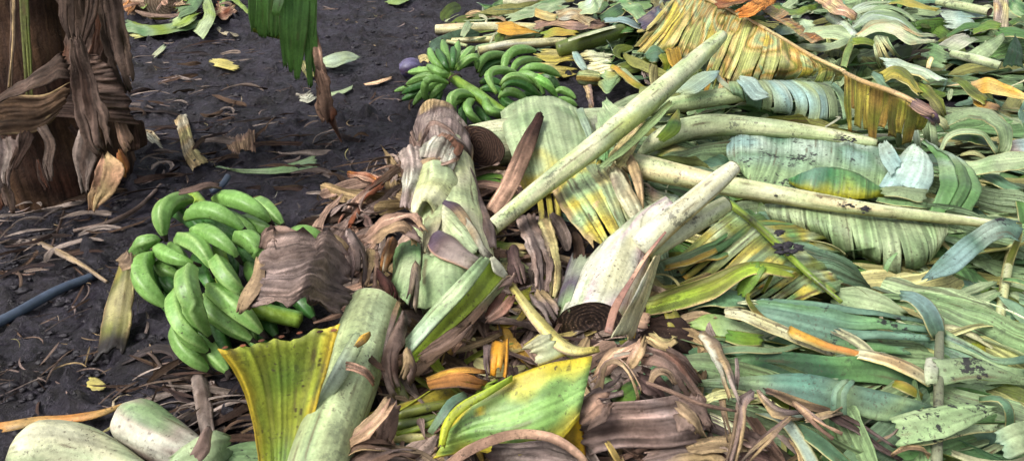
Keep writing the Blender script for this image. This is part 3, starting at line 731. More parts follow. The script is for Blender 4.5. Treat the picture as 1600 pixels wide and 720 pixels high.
rib('dry_scrap', [(188,418,13,16),(202,412,14.5,26),(206,402,14,18)], ['tan','brown'], 'dry', label='small crumpled tan cap on the top of the upright yellow strip', cat='dry leaf', crump=1., arch=1.)
blade('leaf_scrap', [(140,588,1),(152,592,1),(165,600,1)], [(134,606,1),(150,608,1),(164,608,1)], ['straw','yell'], 'leaf', 'tiny cream leaf flake on mud below the upright yellow strip', 'leaf scrap', vein='along', jag=.5)
def stick(C, lab, c=('grey','brown'), name='dry_stick', cat='stick', mat='fibre', group=None):
    return tube(name, C, list(c), mat, lab, cat, group, sides=9, lump=.18)
stick([(52,374,1.5,7),(95,396,2,9),(135,418,2,8),(168,441,1,6)], 'straight pale dry leaf rib pointing down towards the blue pipe', ('tan','grey'))
stick([(115,361,1,5),(165,350,1.5,8),(215,325,1.5,7),(252,288,1,4)], 'long curved grey stick below the standing banana plant')
stick([(215,548,1,3),(238,555,1.5,5),(262,590,1.5,6),(286,636,1,3)], 'thin bent twig on mud left of the yellow and green upright leaf', ('grey','dk'))
stick([(0,424,1,3),(60,424,1.2,3),(90,360,1.5,4),(100,330,2,3)], 'thin wiry dark twig lying left of the straight pale rib', ('dk','brown'))
rib('dry_strip', [(310,588,1.5,26),(318,625,2.5,28),(322,660,3,24),(330,700,3,20)], ['brown','grey','mauve'], 'dry', label='upright grey brown dry strip on the mud below the big bunch', cat='dry leaf', crump=1.4, arch=1.)
rib('dry_strip', [(330,596,1.2,10),(345,630,1.5,16),(350,660,1.5,10)], ['dk','brown'], 'dry', label='narrow dark strip just right of the upright grey brown one', cat='dry leaf', crump=1., arch=.5)
rib('dry_strip', [(282,184,1,22),(290,212,2,20),(298,240,1.6,24),(314,262,1,30)], ['white','tan','straw'], 'dry', label='bleached straw coloured dry strip standing out on dark mud at upper left', cat='dry leaf', arch=.8, crump=.7, wav=.7)
blade('leaf_scrap', [(335,262,1.5),(370,265,2),(430,262,2.5),(493,243,1.5)], [(345,262,1),(385,272,1),(440,272,1.2),(497,263,1)], ['mid','sage','teal'], 'leaf', 'long narrow green leaf piece lying alone on mud behind the big bunch', 'leaf piece', vein='along', arch=.6)
blade('dry_leaf_scrap', [(350,220,1),(372,214,3),(398,206,2)], [(362,246,1),(382,240,2),(400,240,1)], ['tan','pink','grey'], 'dry', 'crumpled beige dead leaf scrap on open mud left of the felled trunk', 'dry leaf', vein='cross', crump=1.5, wav=1.5, jag=.3)
blade('dry_leaf_scrap', [(222,206,1),(238,208,1.6),(250,222,1)], [(228,218,1),(240,228,1),(256,234,1)], ['white','tan'], 'dry', 'small bleached leaf scrap on mud just right of the hanging skirt of dead sheaths', 'dry leaf', vein='along', crump=1.)
rib('leaf_scrap', [(330,97,1.5,10),(348,101,2,14),(370,106,1,12)], ['straw','yell'], 'leaf', label='pale yellow leaf piece on mud at the top left among grey shreds', cat='leaf scrap', wav=.6)
blade('leaf_scrap', [(502,92,5),(525,84,6),(547,83,5),(562,90,3)], [(500,103,4),(522,107,4),(540,100,4),(560,92,3)], ['ice','pale','blue'], 'clean', 'pale bluish leaf piece on mud right of the hanging green leaf tip', 'leaf piece', vein='along', wav=.5)
rib('leaf_scrap', [(516,148,1,6),(538,143,1.5,6),(560,131,1,3)], ['sage','pale'], 'clean', label='slim light green sliver on mud beside the dry hanging leaf tip', cat='leaf scrap')
blade('dry_leaf_scrap', [(464,151,1),(475,150,2),(486,144,1)], [(472,160,1),(482,163,1),(495,158,1)], ['grey','white'], 'dry', 'small folded whitish scrap on mud left of the dry hanging leaf tip', 'dry leaf', vein='along', crump=1.)
rib('leaf_scrap', [(474,96,2,14),(480,108,1.6,16),(486,122,1,12)], ['straw','olive','brown'], 'worn', label='mottled yellow leaf scrap on mud seen behind the hanging green leaf', cat='leaf scrap', crump=.8)
rib('dry_strip', [(568,133,1,3),(590,129,1.5,5),(612,122,1,4)], ['tan','pink'], 'dry', label='thin tan shred on mud left of the far bunch', cat='dry leaf')
rib('leaf_scrap', [(240,88,1,5),(252,78,1.4,8),(258,72,1,4)], ['pale','cream'], 'clean', label='small light green chip on mud near the top left leaf heap', cat='leaf scrap')
rib('dry_strip', [(340,45,2,6),(352,52,2,6),(372,56,1,4)], ['white','tan'], 'dry', label='small white shred by the right end of the top left leaf heap', cat='dry leaf')
rib('dry_strip', [(0,668,2.5,16),(30,663,3,15),(60,657,2.5,13),(105,655,2,12),(150,648,2,11),(192,634,1.5,4)], ['gold','orange','straw'], 'leaf', label='long orange and straw coloured sliver behind the two cut stem chunks', cat='dry leaf', arch=.6)
def chunk(name, C, lab, c, prof=None, **k): return tube(name, C, c, 'stem', lab, 'stem chunk', prof=prof, sides=36, **k)
# two pale rounded cut stem chunks
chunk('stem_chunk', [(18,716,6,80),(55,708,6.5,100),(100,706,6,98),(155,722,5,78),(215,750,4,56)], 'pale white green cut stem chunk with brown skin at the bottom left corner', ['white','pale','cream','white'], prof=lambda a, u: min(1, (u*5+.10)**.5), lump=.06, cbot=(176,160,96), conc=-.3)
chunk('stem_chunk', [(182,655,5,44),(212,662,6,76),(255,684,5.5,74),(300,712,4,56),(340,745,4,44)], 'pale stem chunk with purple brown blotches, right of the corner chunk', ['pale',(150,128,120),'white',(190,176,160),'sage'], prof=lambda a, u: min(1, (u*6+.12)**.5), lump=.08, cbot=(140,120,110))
blade('leaf_piece', [(262,716,8),(290,694,9),(332,672,9.5),(360,680,7)], [(282,752,5),(315,744,5),(340,735,5),(362,712,4)], ['pale','sage','ice'], 'clean', 'pale green leaf piece draped over the blotched stem chunk at the bottom', 'leaf piece', vein='along', arch=1., wav=.8)
blade('leaf_piece', [(355,702,4),(390,692,4),(440,690,3)], [(350,740,3),(395,745,3),(440,745,2)], ['mid','sage'], 'dirty', 'muddy green leaf piece at the bottom left of the yellow and green upright leaf', 'leaf piece', vein='along', wav=.8)
rib('dry_strip', [(304,720,11,18),(318,700,12,22),(322,684,12,16),(328,672,10,10)], ['dk','brown','mauve'], 'dry', label='dark crumpled shred over the draped pale leaf piece', cat='dry leaf', crump=2., arch=1.)

# ------------------------------------------------------------------ heap of cut leaves at the top left
tube('cut_stump', [(232,6,2,80),(262,4,7,78)], ['tan','brown'], 'fibre', 'round tan sawn banana stump in the leaf heap at the top left', 'stump', cut=(None, 'cutpale'), sides=32, conc=0, lump=.05)
for C, c, m, l in (([(196,40,2,18),(230,48,3,18),(275,44,4,14),(330,34,3,8)], ['mid','sage','lime'], 'clean', 'green strip along the front of the top left leaf heap'),
    ([(203,55,1,14),(232,52,2,12),(262,46,2,8)], ['lime','straw'], 'clean', 'yellowish strip lowest in front of the top left leaf heap'),
    ([(318,-30,8,14),(322,0,8,16),(328,25,7,18),(318,42,5,20),(308,56,2,24)], ['lime','pale'], 'clean', 'light green folded strap hanging down the right side of the top left leaf heap'),
    ([(345,10,4,10),(360,-5,5,10),(388,20,2,6)], ['sage','lime'], 'clean', 'arched green strap at the right end of the top left leaf heap'),
    ([(280,20,8,16),(300,10,9,20),(312,-8,9,20)], ['mid','sage'], 'clean', 'green leaf bit between the round stump and the folded strap at the top left'),
    ([(270,40,5,14),(292,30,7,16),(308,22,7,12)], ['pale','lime'], 'clean', 'pale green leaf bit under the folded strap at the top left'),
    ([(195,20,4,18),(205,8,6,20),(212,-10,7,20)], ['pink','orange'], 'dry', 'orange brown dry curl left of the round stump at the top left'),
    ([(338,12,3,20),(350,22,3,18),(368,14,3,14)], ['tan','pink','rust'], 'dry', 'rust coloured dry bits right of the light green folded strap')):
    rib('leaf_strap', C, c, m, label=l, cat='leaf strip', arch=.8, wav=.7, crump=.8 if m == 'dry' else 0)
scatter('dry_leaf_litter', [[(180,-60),(400,-60),(385,15),(330,38),(200,45)]], [], 90, ['tan','brown','pink','rust','lime','sage'], 'dry', (.08,.3), (.01,.05), .06, None, 31, (0,.05), 1., .6)
rib('leaf_scrap', [(606,1,2,10),(622,2,2.5,12),(640,-4,2,8)], ['lime','sage'], 'clean', label='green leaf bit on mud at the top edge left of the far leaf mass', cat='leaf scrap')
# ------------------------------------------------------------------ felled trunk in the centre
ft = empty('felled_trunk', P(690,330,0), 'thick felled banana trunk with pale bulging sheaths in the centre of the photo', 'banana trunk'); bpy.context.view_layer.update()
FT = [(684,190,7,62),(690,215,8.5,80),(694,260,9,92),(700,320,9.5,104),(706,385,10,120),(712,440,9,128),(716,490,7,110)]
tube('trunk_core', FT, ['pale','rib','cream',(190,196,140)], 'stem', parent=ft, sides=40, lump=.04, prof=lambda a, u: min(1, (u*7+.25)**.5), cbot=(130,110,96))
def scale(A, B, c, edge='purple', lab=None, mat='stem', th=.004, **k):
    return blade('sheath_scale', A, B, c, mat, lab, None, None, ft, th=th, vein='along', edge=edge, **{'rag': .2, 'ew': .06, 'stripvar': .05, 'fold': .5, **k})
# head: dry crown
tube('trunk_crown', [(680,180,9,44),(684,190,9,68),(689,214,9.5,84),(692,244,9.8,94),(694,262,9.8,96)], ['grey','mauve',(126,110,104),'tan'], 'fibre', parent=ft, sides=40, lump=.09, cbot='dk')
scale([(662,235,19),(668,228,20),(690,210,21)], [(700,250,19),(718,248,19),(725,235,18)], ['pink','rust'], 'dk', mat='dry', arch=1.5, crump=.6)
scale([(648,262,17),(655,240,18),(668,228,19)], [(706,276,18),(712,262,19),(716,242,19)], ['grey','white','mauve'], 'dk', mat='fibre', arch=4, crump=.8)
blade('sheath_scale', [(644,205,16),(655,225,19),(672,192,20),(700,200,20),(718,222,17)], [(640,225,15),(652,242,18),(672,205,19),(700,212,19),(720,236,16)], ['rust','brown','dk'], 'dry', None, None, None, ft, vein='along', th=.003, crump=.8)
rib('sheath_scale', [(658,262,20,14),(676,256,21,18),(700,254,20,18),(716,246,18,12)], ['pink','brown','tan'], 'dry', parent=ft, crump=1., arch=1.)
# dry strap down the left flank
rib('sheath_scale', [(640,236,19,38),(646,262,20,36),(640,300,19,24),(634,330,18,18)], ['white','grey','mauve'], 'fibre', parent=ft, crump=1., arch=1.2, jag=.3, th=.003)
rib('sheath_scale', [(626,240,18,10),(634,280,18,12),(632,320,17,8)], ['dk','bark'], 'dry', parent=ft, crump=1.)
# round pale scale, then the pointed ones
scale([(648,268,18),(644,300,18.5),(640,328,18),(650,340,18)], [(710,262,17),(718,290,17.5),(706,310,18.5),(680,334,19)], ['pale',(196,200,140),'cream','rib'], 'plum', arch=4.2, wav=.5, ew=.05)
scale([(718,290,17),(722,310,16.5),(728,336,16),(738,360,15)], [(728,280,13),(742,320,12),(752,360,12),(758,392,11)], [(190,170,90),'yell','lime'], 'tan', arch=1.2)
scale([(664,345,18),(662,380,18),(664,395,18)], [(700,318,19),(690,350,20),(678,376,20)], ['grey',(176,170,130),'pale'], 'dk', arch=.6)
scale([(692,322,19),(720,340,18.5),(742,370,17.5),(752,400,16.5)], [(690,360,19),(706,385,19.5),(722,400,19),(740,408,18)], ['pale','cream','rib','pale'], 'purple', arch=2.2, ew=.08)
rib('sheath_scale', [(694,318,20.5,10),(712,326,20.5,14),(728,348,20,16),(738,362,19,8)], ['purple','plum','tan'], 'stem', parent=ft, arch=.5, th=.003)
rib('sheath_scale', [(728,345,20,8),(740,365,20,14),(752,390,19,12),(766,405,17,12)], ['tan','white','brown'], 'fibre', parent=ft, arch=.6, th=.003)
scale([(668,384,21),(676,398,22),(700,408,22),(738,424,20)], [(690,362,21),(712,375,22),(730,392,22),(752,408,20)], ['purple','plum','grey','pale'], 'pink', arch=1.2, wav=.6)
scale([(646,398,13),(640,430,12),(642,482,10)], [(744,412,14),(756,440,12),(762,482,10)], ['pale','cream','sage','pale'], 'purple', ew=.06, Mid=[(700,402,21),(700,436,21),(704,484,18)])
scale([(616,395,12),(614,430,12),(608,470,11)], [(660,382,17),(656,420,18),(640,480,15)], ['sage','mid','pale'], 'dk', arch=2.)
rib('sheath_scale', [(718,238,14,10),(736,280,14,14),(748,320,14,16),(762,360,15,22),(770,392,14,12)], ['plum','mauve','brown'], 'dry', parent=ft, arch=.8, crump=.7, th=.002)
rib('sheath_scale', [(716,240,16,8),(724,270,16,7),(734,300,16,6)], ['brown','tan'], 'dry', parent=ft)

# ------------------------------------------------------------------ second trunk with round brown sawn face
st = tube('felled_trunk', [(748,229,8,66),(790,222,8,70),(850,212,8,66),(920,200,8,58),(1000,186,8,40)], ['white','pale','cream','rib'], 'stem', 'pale felled trunk with round dark brown sawn end under the draped leaf', 'banana trunk', cut=('cutbrown', None), sides=44, conc=.1, slant=1.0, lump=.03, cbot=(150,146,86), flat=1.05)

# draped pale leaf over the second trunk
dl = empty('draped_leaf', P(900,300,0), 'wide pale green leaf with yellow middle and torn ends draped over the sawn trunk', 'banana leaf'); bpy.context.view_layer.update()
blade('leaf_blade', [(782,176,15),(788,210,16),(800,245,14),(812,285,11),(822,306,9)], [(920,188,15),(932,215,17),(938,245,16),(940,268,14),(935,288,12)], ['sage','pale','sage'], 'clean', None, None, None, dl, Mid=[(850,150,18),(858,180,20),(868,220,18),(878,262,15),(884,300,12)], vein='along', wav=1., edge='pale', rag=.15, tip='yell', pleat=(1.6, 2.))
blade('leaf_blade', [(862,298,13),(875,325,13),(895,352,13),(935,405,12)], [(955,240,15),(978,270,16),(992,310,15),(1014,372,13)], ['yell','sage','pale','straw'], 'worn', None, None, None, dl, vein='along', tears=5, t0=.35, gap=.35, wav=.8, edge='tan', arch=1.5)
blade('leaf_blade', [(930,192,18),(934,225,18),(930,262,17)], [(946,150,20),(978,182,20),(988,205,19)], ['sage','pale','mid'], 'clean', None, None, None, dl, vein='along', wav=.8)
rib('torn_strip', [(905,170,20,12),(915,196,20,12),(924,222,18,8)], ['ice','sage'], 'clean', parent=dl)
for C, c in (([(1002,200,18,16),(985,222,20,26),(965,250,20,30),(958,262,19,20)], ['tan','straw','pink']), ([(955,262,19,16),(972,296,19,26),(992,330,18,26),(1003,356,16,10)], ['tan','cream','brown']), ([(980,240,20,14),(992,270,20,18),(1000,300,18,12),(1004,332,16,4)], ['straw','tan','brown'])):
    rib('dry_leaf', C, c, 'dry', label=None, parent=dl, crump=.7, arch=.8, wav=.8)
for x, l in ((842, 352), (856, 366), (868, 372)):
    rib('torn_strip', [(x,300,9,9),(x+4,330,8,9),(x+5,l,6,7)], ['straw','yell','olive'], 'worn', parent=dl)

# long leaf stalk leaning across the middle
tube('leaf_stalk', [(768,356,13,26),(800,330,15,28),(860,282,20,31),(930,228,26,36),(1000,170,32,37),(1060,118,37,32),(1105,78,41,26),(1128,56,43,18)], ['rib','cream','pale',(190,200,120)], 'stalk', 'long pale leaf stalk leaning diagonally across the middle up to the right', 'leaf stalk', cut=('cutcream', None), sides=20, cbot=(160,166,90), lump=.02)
rib('leaf_fringe', [(938,262,22,8),(985,225,26,12),(1015,195,29,14),(1050,160,33,10)], ['sage','moss'], 'leaf', label='thin dull fringe of blade along the underside of the long leaning stalk', cat='leaf strip', wav=.8)
blade('dry_stalk', [(838,182,22),(812,225,18),(782,290,14),(757,330,11)], [(849,184,22),(832,240,18),(806,300,14),(780,342,11)], [(58,40,36),(78,54,48)], 'fibre', 'pointed dry leaf stalk, black at the tip and pinkish below, against the draped leaf', 'dry stalk', vein='along', arch=1.2, th=.008, cb='pink')

# ------------------------------------------------------------------ stalks of the right hand leaves
def stalk(C, lab, c=('rib','cream','pale'), cut=(None, None), **k):
    return tube('leaf_stalk', C, list(c), 'stalk', lab, 'leaf stalk', cut=cut, sides=20, lump=.02, **{'cbot': (150,150,88), **k})

# cut stem with forked top
fk = empty('stem_stump', P(940,500,0), 'white and purple streaked cut stem with forked top leaning to the right', 'cut stem'); bpy.context.view_layer.update()
tube('stem_body', [(922,508,8,104),(936,472,10,104),(958,430,13,98),(985,388,16,74),(1010,350,20,48),(1050,320,24,36)], ['white','pale',(208,182,188),'white','cream'], 'stem', parent=fk, sides=40, cbot=(190,160,140), conc=.12, slant=.75, cut=('cutcell', None), lump=.03, flat=.9)
tube('upper_prong', [(1000,385,19,44),(1040,350,24,40),(1080,318,28,36),(1120,284,32,32),(1146,262,34,24)], ['cream','white',(214,206,160)], 'stalk', parent=fk, sides=20, cut=(None, 'cutcream'), conc=0, lump=.02, cbot=(196,170,120))
tube('lower_prong', [(1010,392,17,34),(1060,362,20,34),(1100,340,22,32),(1134,319,24,26)], ['cream','rib','white'], 'stalk', parent=fk, sides=20, cut=(None, 'cutcream'), conc=0, lump=.02, cbot=(170,160,110))
rib('bruised_streak', [(950,520,17,12),(962,480,19.5,12),(985,440,22,7),(1010,400,24,5),(1040,362,27,3)], [(150,112,92),(128,92,84),(176,140,116)], 'stem', parent=fk, th=.002, rag=.2, fold=.2)
blade('outer_sheath', [(955,528,14),(975,490,16),(1000,440,18),(1015,410,19)], [(985,530,8),(1000,490,10),(1020,440,14),(1030,400,16)], ['white',(214,196,150),'cream'], 'stem', None, None, None, fk, vein='along', arch=1., th=.003, rag=.2, stripvar=.02)
blade('sheath_flap', [(868,488,8),(882,440,11),(890,405,13)], [(890,492,12),(905,440,15),(925,400,17)], ['sage','purple','pale'], 'stem', None, None, None, fk, vein='along', th=.003, arch=.8)
for x, y, s in ((985,398,3), (975,412,2.4)):
    pass

# ------------------------------------------------------------------ channelled green stalk in front
ch = empty('split_stalk', P(715,500,0), 'short green channelled leaf stalk lying open side up in the centre foreground', 'leaf stalk'); bpy.context.view_layer.update()
blade('channel_wall', [(634,558,12),(680,508,17),(730,455,21),(766,404,24)], [(640,574,10),(690,528,14),(745,478,17),(790,428,20)], [(110,140,60),'lime','olive'], 'stem', None, None, None, ch, vein='along', th=.004, arch=-.5)
blade('channel_wall', [(634,532,13),(672,486,18),(715,440,23),(750,402,26)], [(634,560,12.2),(680,510,17.2),(730,457,21.2),(767,405,24.2)], ['pale','sage','ice'], 'stem', None, None, None, ch, vein='along', th=.006, arch=.3)
blade('channel_wall', [(640,576,9),(690,530,13),(745,480,16),(792,430,19)], [(652,590,7),(700,545,11),(750,492,14),(800,432,17)], ['sage','pink','moss'], 'stem', None, None, None, ch, vein='along', th=.004)
rib('pale_cut', [(768,402,24.5,6),(778,420,22.5,16),(790,432,20.5,8)], ['cream','white'], 'stem', parent=ch, th=.004)

# ------------------------------------------------------------------ stem chunk tied with a dry fibre
tube('stem_chunk', [(584,486,12,86),(568,530,12,90),(548,590,11,90),(525,650,10,92),(500,720,8,96),(485,770,6,96)], ['pale','rib',(168,190,136)], 'stem', 'green stem chunk tied round with a brown fibre, behind the yellow and green upright leaf', 'stem chunk', cut=('cutcream', None), conc=.5, sides=40, cbot=(110,110,70), lump=.03)
for k in range(3):
    rib('fibre_tie', [(540,566+k*5,20,4),(552,568+k*5,21,4),(572,577+k*5,20,5),(584,592+k*5,16,5)], ['rust','pink','brown'], 'fibre', label='brown dry fibre wound round the tied stem chunk', cat='fibre', group='windings round the tied stem chunk')
rib('dry_strip', [(620,470,15,14),(610,505,15,14),(600,540,14,12),(588,580,12,8)], ['tan','brown','grey'], 'dry', label='dry strip along the right side of the tied stem chunk', cat='dry leaf', crump=.7)
blade('leaf_tip', [(552,520,20),(528,560,19),(508,600,17),(490,640,14)], [(570,530,20),(560,556,19),(535,600,17),(500,645,13)], ['ice','pale','sage'], 'clean', 'pale pointed leaf tip lying on the tied stem chunk', 'leaf tip', vein='along', arch=.6)
rib('leaf_tip', [(556,542,21.5,6),(568,530,22,14),(578,522,21,6)], ['gold','moss'], 'worn', label='tiny yellow brown curled end of the pale pointed leaf tip', cat='leaf tip', arch=.5)

# ------------------------------------------------------------------ upright yellow and green leaf
blade('upright_leaf', [(344,542,28),(372,590,22),(395,660,13),(408,760,4)], [(531,513,28),(512,575,22),(490,650,14),(462,760,4)], [(108,144,58),(134,158,60),(156,164,58),(98,136,56)], 'worn', 'upright fan shaped leaf piece, green with yellow edges, ragged brown top', 'banana leaf', Mid=[(436,528,28),(440,585,21),(442,655,12),(436,760,3)], vein='along', edge=(220,190,60), ew=.14, wav=.9, jag=.02, rag=.3)
for i, (x, y) in enumerate(((352,541),(380,538),(408,530),(440,524),(468,518),(500,516),(522,514))):
    rib('ragged_tip', [(x-4,y+3,28.2,2),(x,y+2,28.6,4),(x+5,y+1,28.8,2)], ['dk','rust','bark'], 'dry', parent=bpy.data.objects['upright_leaf'], crump=1.)

# yellow green leaf in the foreground
yg = empty('folded_leaf', P(820,690,0), 'glossy folded leaf, green with yellow margins, at the bottom centre', 'banana leaf'); bpy.context.view_layer.update()
blade('leaf_blade', [(706,664,13),(735,628,17),(780,597,20),(850,570,22),(926,555,22)], [(676,716,8),(740,705,10),(800,712,12),(870,692,13),(905,655,15)], [(150,178,84),(128,168,88),(150,188,112),(172,184,80)], 'leaf', None, None, None, yg, Mid=[(694,690,11.5),(742,668,14.8),(800,655,17),(862,632,18.3),(916,606,19)], vein='along', wav=1.2, edge=(222,200,60), ew=.24, pleat=(2.4, 2.2), rag=.02)
rib('rolled_edge', [(690,700,13,10),(698,664,16,14),(722,636,19,14),(765,612,21,10),(800,592,21,6)], [(190,200,60),'lime'], 'clean', parent=yg, arch=.8)
blade('yellow_fold', [(893,636,13),(885,665,11),(880,690,9),(898,712,6)], [(897,630,13),(910,660,11),(914,690,9),(916,718,6)], [(220,180,40),(206,160,40)], 'worn', None, None, None, yg, vein='along', edge='rust', ew=.12)
blade('yellow_fold', [(855,640,10),(850,680,8),(870,720,5)], [(892,640,12),(882,680,9),(896,722,6)], ['lime','yell'], 'clean', None, None, None, yg, vein='along')

# ------------------------------------------------------------------ crumpled brown leaf over the near bunch
cb_ = blade('crumpled_leaf', [(402,392,24),(410,374,27),(440,366,29),(475,374,27),(515,372,22),(544,398,17)], [(368,492,21),(398,484,24),(438,496,24),(470,478,24),(505,486,18),(542,508,14)], [(164,140,128),(176,152,140),'mauve',(120,98,88)], 'dry', 'crumpled brown dead leaf spread over the right side of the big bunch', 'dead leaf', Mid=[(398,440,25),(410,428,28),(442,430,29),(475,432,27),(512,434,21),(548,452,16)], vein='along', crump=1.1, wav=2.6, jag=.26, edge='dk', ew=.04, th=.0015, pleat=(1.6, .8))
rib('torn_flap', [(412,392,26,10),(422,374,28,26),(445,368,29,26),(468,372,28,16)], ['bark','brown'], 'dry', parent=cb_, crump=1.6, jag=.3)
rib('torn_flap', [(375,490,22,8),(385,470,25,20),(402,440,27,22),(408,405,27,14)], ['brown','tan'], 'dry', parent=cb_, crump=1.2)
rib('torn_flap', [(505,375,22,16),(520,380,21,28),(538,398,18,26)], ['brown','tan','pink'], 'dry', parent=cb_, crump=1.)

# ------------------------------------------------------------------ dry things round the centre
def dry(C, c, lab, name='dry_strip', mat='dry', cat='dry leaf', **k):
    if 'arch' not in k: k['archmax'] = .09
    k.setdefault('minw', .45); k.setdefault('crump', 1.2); k.setdefault('arch', .4); k.setdefault('jag', .3); k.setdefault('rag', 1.6); k.setdefault('tears', 2); k.setdefault('t0', .35); k.setdefault('gap', .4); k.setdefault('wav', .9); k.setdefault('th', .0015)
    return rib(name, C, c, mat, label=lab, cat=cat, **k)
dry([(545,378,14,26),(556,400,16,32),(562,430,16,32),(560,466,13,28)], ['plum','mauve','dk'], 'rolled purple brown leaf standing between the crumpled leaf and the felled trunk', 'rolled_leaf', arch=3., crump=1.6)
dry([(572,386,20,18),(596,362,23,26),(622,350,24,26),(645,350,23,34),(662,376,20,22)], ['tan','pink','brown'], 'pinkish curled dead leaf lying on the left flank of the felled trunk', 'curled_leaf', crump=1.4)
dry([(620,345,23,22),(640,362,22,30),(660,382,20,18)], ['brown','mauve'], 'brown fold beneath the pinkish curled dead leaf', 'curled_leaf')
dry([(582,390,15,18),(580,420,16,24),(572,455,14,26)], ['tan','pink','brown'], 'tan dead strip right of the rolled purple brown leaf')
dry([(614,376,18,16),(606,400,17,17),(597,430,15,16)], ['pink','orange','white'], 'stiff orange splinter of leaf stalk left of the felled trunk', 'splinter', mat='fibre', cat='splinter', th=.004)
dry([(545,275,5,8),(570,278,7,11),(600,286,8,12)], ['pink','rust','orange'], 'orange pointed splinter sticking out left of the trunk head', 'splinter', mat='fibre', cat='splinter', th=.003)
dry([(608,276,9,14),(585,296,8,14),(562,316,6,16),(545,345,4,22),(534,370,3,22)], ['pink','brown','rust'], 'long pinkish splintered strip running down left from the trunk head', mat='fibre')
dry([(626,262,10,14),(600,285,9,12),(575,305,7,8)], ['bark','dk'], 'dark brown curled strip just below the trunk head on its left')
dry([(540,345,3,24),(552,322,4,20),(566,345,4,12)], ['brown','grey'], 'grey brown shred beside the foot of the long pinkish strip')
dry([(590,430,15,10),(604,446,17,18),(614,462,16,20),(610,480,13,14)], [(104,62,54),(86,50,48),'dk'], 'glossy dark red curled bract below the splinter', 'curled_bract', cat='bract', crump=.5, arch=2.)
dry([(650,422,21,14),(648,448,21,15),(642,478,18,14)], ['grey','tan','mauve'], 'stubby grey dry stalk stump on the felled trunk front', 'stub', arch=2., cat='dry stalk', th=.003)
dry([(632,498,16,14),(620,530,16,22),(610,566,15,26),(612,600,13,26),(626,628,9,14)], ['mauve','grey','dk','brown'], 'twisted grey mauve dead leaf standing right of the tied stem chunk', crump=2., arch=1.4)
dry([(636,555,15,16),(640,575,14,22),(630,600,12,18)], ['brown','tan','mauve'], 'pinkish loop of dead leaf at the foot of the twisted grey mauve leaf', arch=2.)
dry([(612,628,14,22),(590,655,14,24),(560,680,12,26),(528,702,9,20)], ['pink','tan','brown'], 'long pinkish dead strip slanting down left at the bottom centre')
dry([(618,630,13,22),(606,662,11,28),(600,700,8,26)], ['brown','pink'], 'upright brown strip beside the long slanting pinkish one')
dry([(535,712,9,12),(560,696,11,20),(595,694,11,20),(618,688,10,12)], ['tan','pink','brown'], 'tan boat shaped dead leaf at the bottom edge left of centre', arch=-.6)
dry([(540,730,8,22),(590,716,10,24),(625,706,10,16),(650,712,8,10)], ['pink','brown','mauve'], 'pale brown crumpled strip along the bottom edge left of centre')
dry([(575,560,15,12),(600,575,15,12),(606,550,13,10)], ['dk','bark'], 'dark shred tucked between the tied chunk and the twisted leaf')
dry([(668,600,11,20),(700,592,13,30),(735,590,13,32),(762,590,11,24)], ['orange','gold',(190,130,80)], 'flat orange brown dead leaf piece in the centre foreground', crump=.1, jag=.03, rag=.3, fold=.3, pleat=(.5, 1.), edge='brown', ew=.08)
dry([(782,535,14,26),(780,560,15,30),(776,586,13,28)], ['gold',(224,150,30)], 'bright yellow orange upright piece with brown rim above the glossy folded leaf', 'leaf_piece', mat='worn', crump=0, edge='dk', ew=.12, jag=.02, fold=.4, pleat=(.6, 1.2))
dry([(762,540,11,16),(762,565,12,14),(766,590,11,10)], ['plum','mauve'], 'purplish strip just left of the bright yellow orange piece')
dry([(800,575,11,18),(804,598,10,16)], ['brown','plum'], 'brown shred right of the bright yellow orange piece')
dry([(660,560,12,16),(685,545,14,24),(712,528,15,28),(735,512,14,20)], ['bark','brown',(100,80,66)], 'ridged dark brown fan of stalk bases under the channelled stalk', 'ridged_fan', mat='fibre', cat='dry stalk', crump=1.)
dry([(664,470,13,24),(700,452,12,24),(735,470,11,20)], ['dk','bark'], 'dark hollow sheath behind the channelled stalk')
for i, (C, c, l) in enumerate((([(620,648,8,18),(660,638,9,16),(700,630,9,14)], ['moss','olive'], 'upper thick olive stalk in the small stack of green stalks at the bottom centre'), ([(620,664,7,18),(670,656,7,18),(720,640,7,14)], ['moss',(80,96,44)], 'dark olive stalk in the middle of the small stack of green stalks'),
        ([(620,678,7,9),(665,665,8,10),(690,652,8,8)], ['lime','olive'], 'thin light olive stalk across the small stack of green stalks'), ([(618,685,6,14),(650,684,7,16),(685,686,6,16)], ['olive','straw'], 'lowest short olive stalk of the small stack of green stalks'))):
    tube('green_stalk', C, c, 'stalk', l, 'leaf stalk', 'stack of green stalks', sides=14)
rib('leaf_strap', [(728,616,12,12),(706,628,13,14),(690,650,12,14),(672,676,9,10)], ['teal','sage','deep'], 'leaf', label='narrow dull teal strap crossing the small stack of green stalks', cat='leaf strip')
blade('leaf_piece', [(618,692,6),(650,692,6),(680,694,5)], [(620,710,4),(650,712,4),(680,708,4)], ['teal','sage'], 'dirty', 'small bluish green leaf piece under the lowest olive stalk', 'leaf piece', vein='along')
dry([(645,712,5,16),(670,702,7,16),(690,700,6,12)], ['orange','pink','tan'], 'small orange dry tuft at the bottom edge left of the glossy folded leaf')
dry([(740,618,9,14),(760,606,10,14),(780,600,10,10)], ['lime','olive'], 'olive bit of blade behind the rolled edge of the glossy folded leaf', 'leaf_piece', mat='leaf', crump=0)
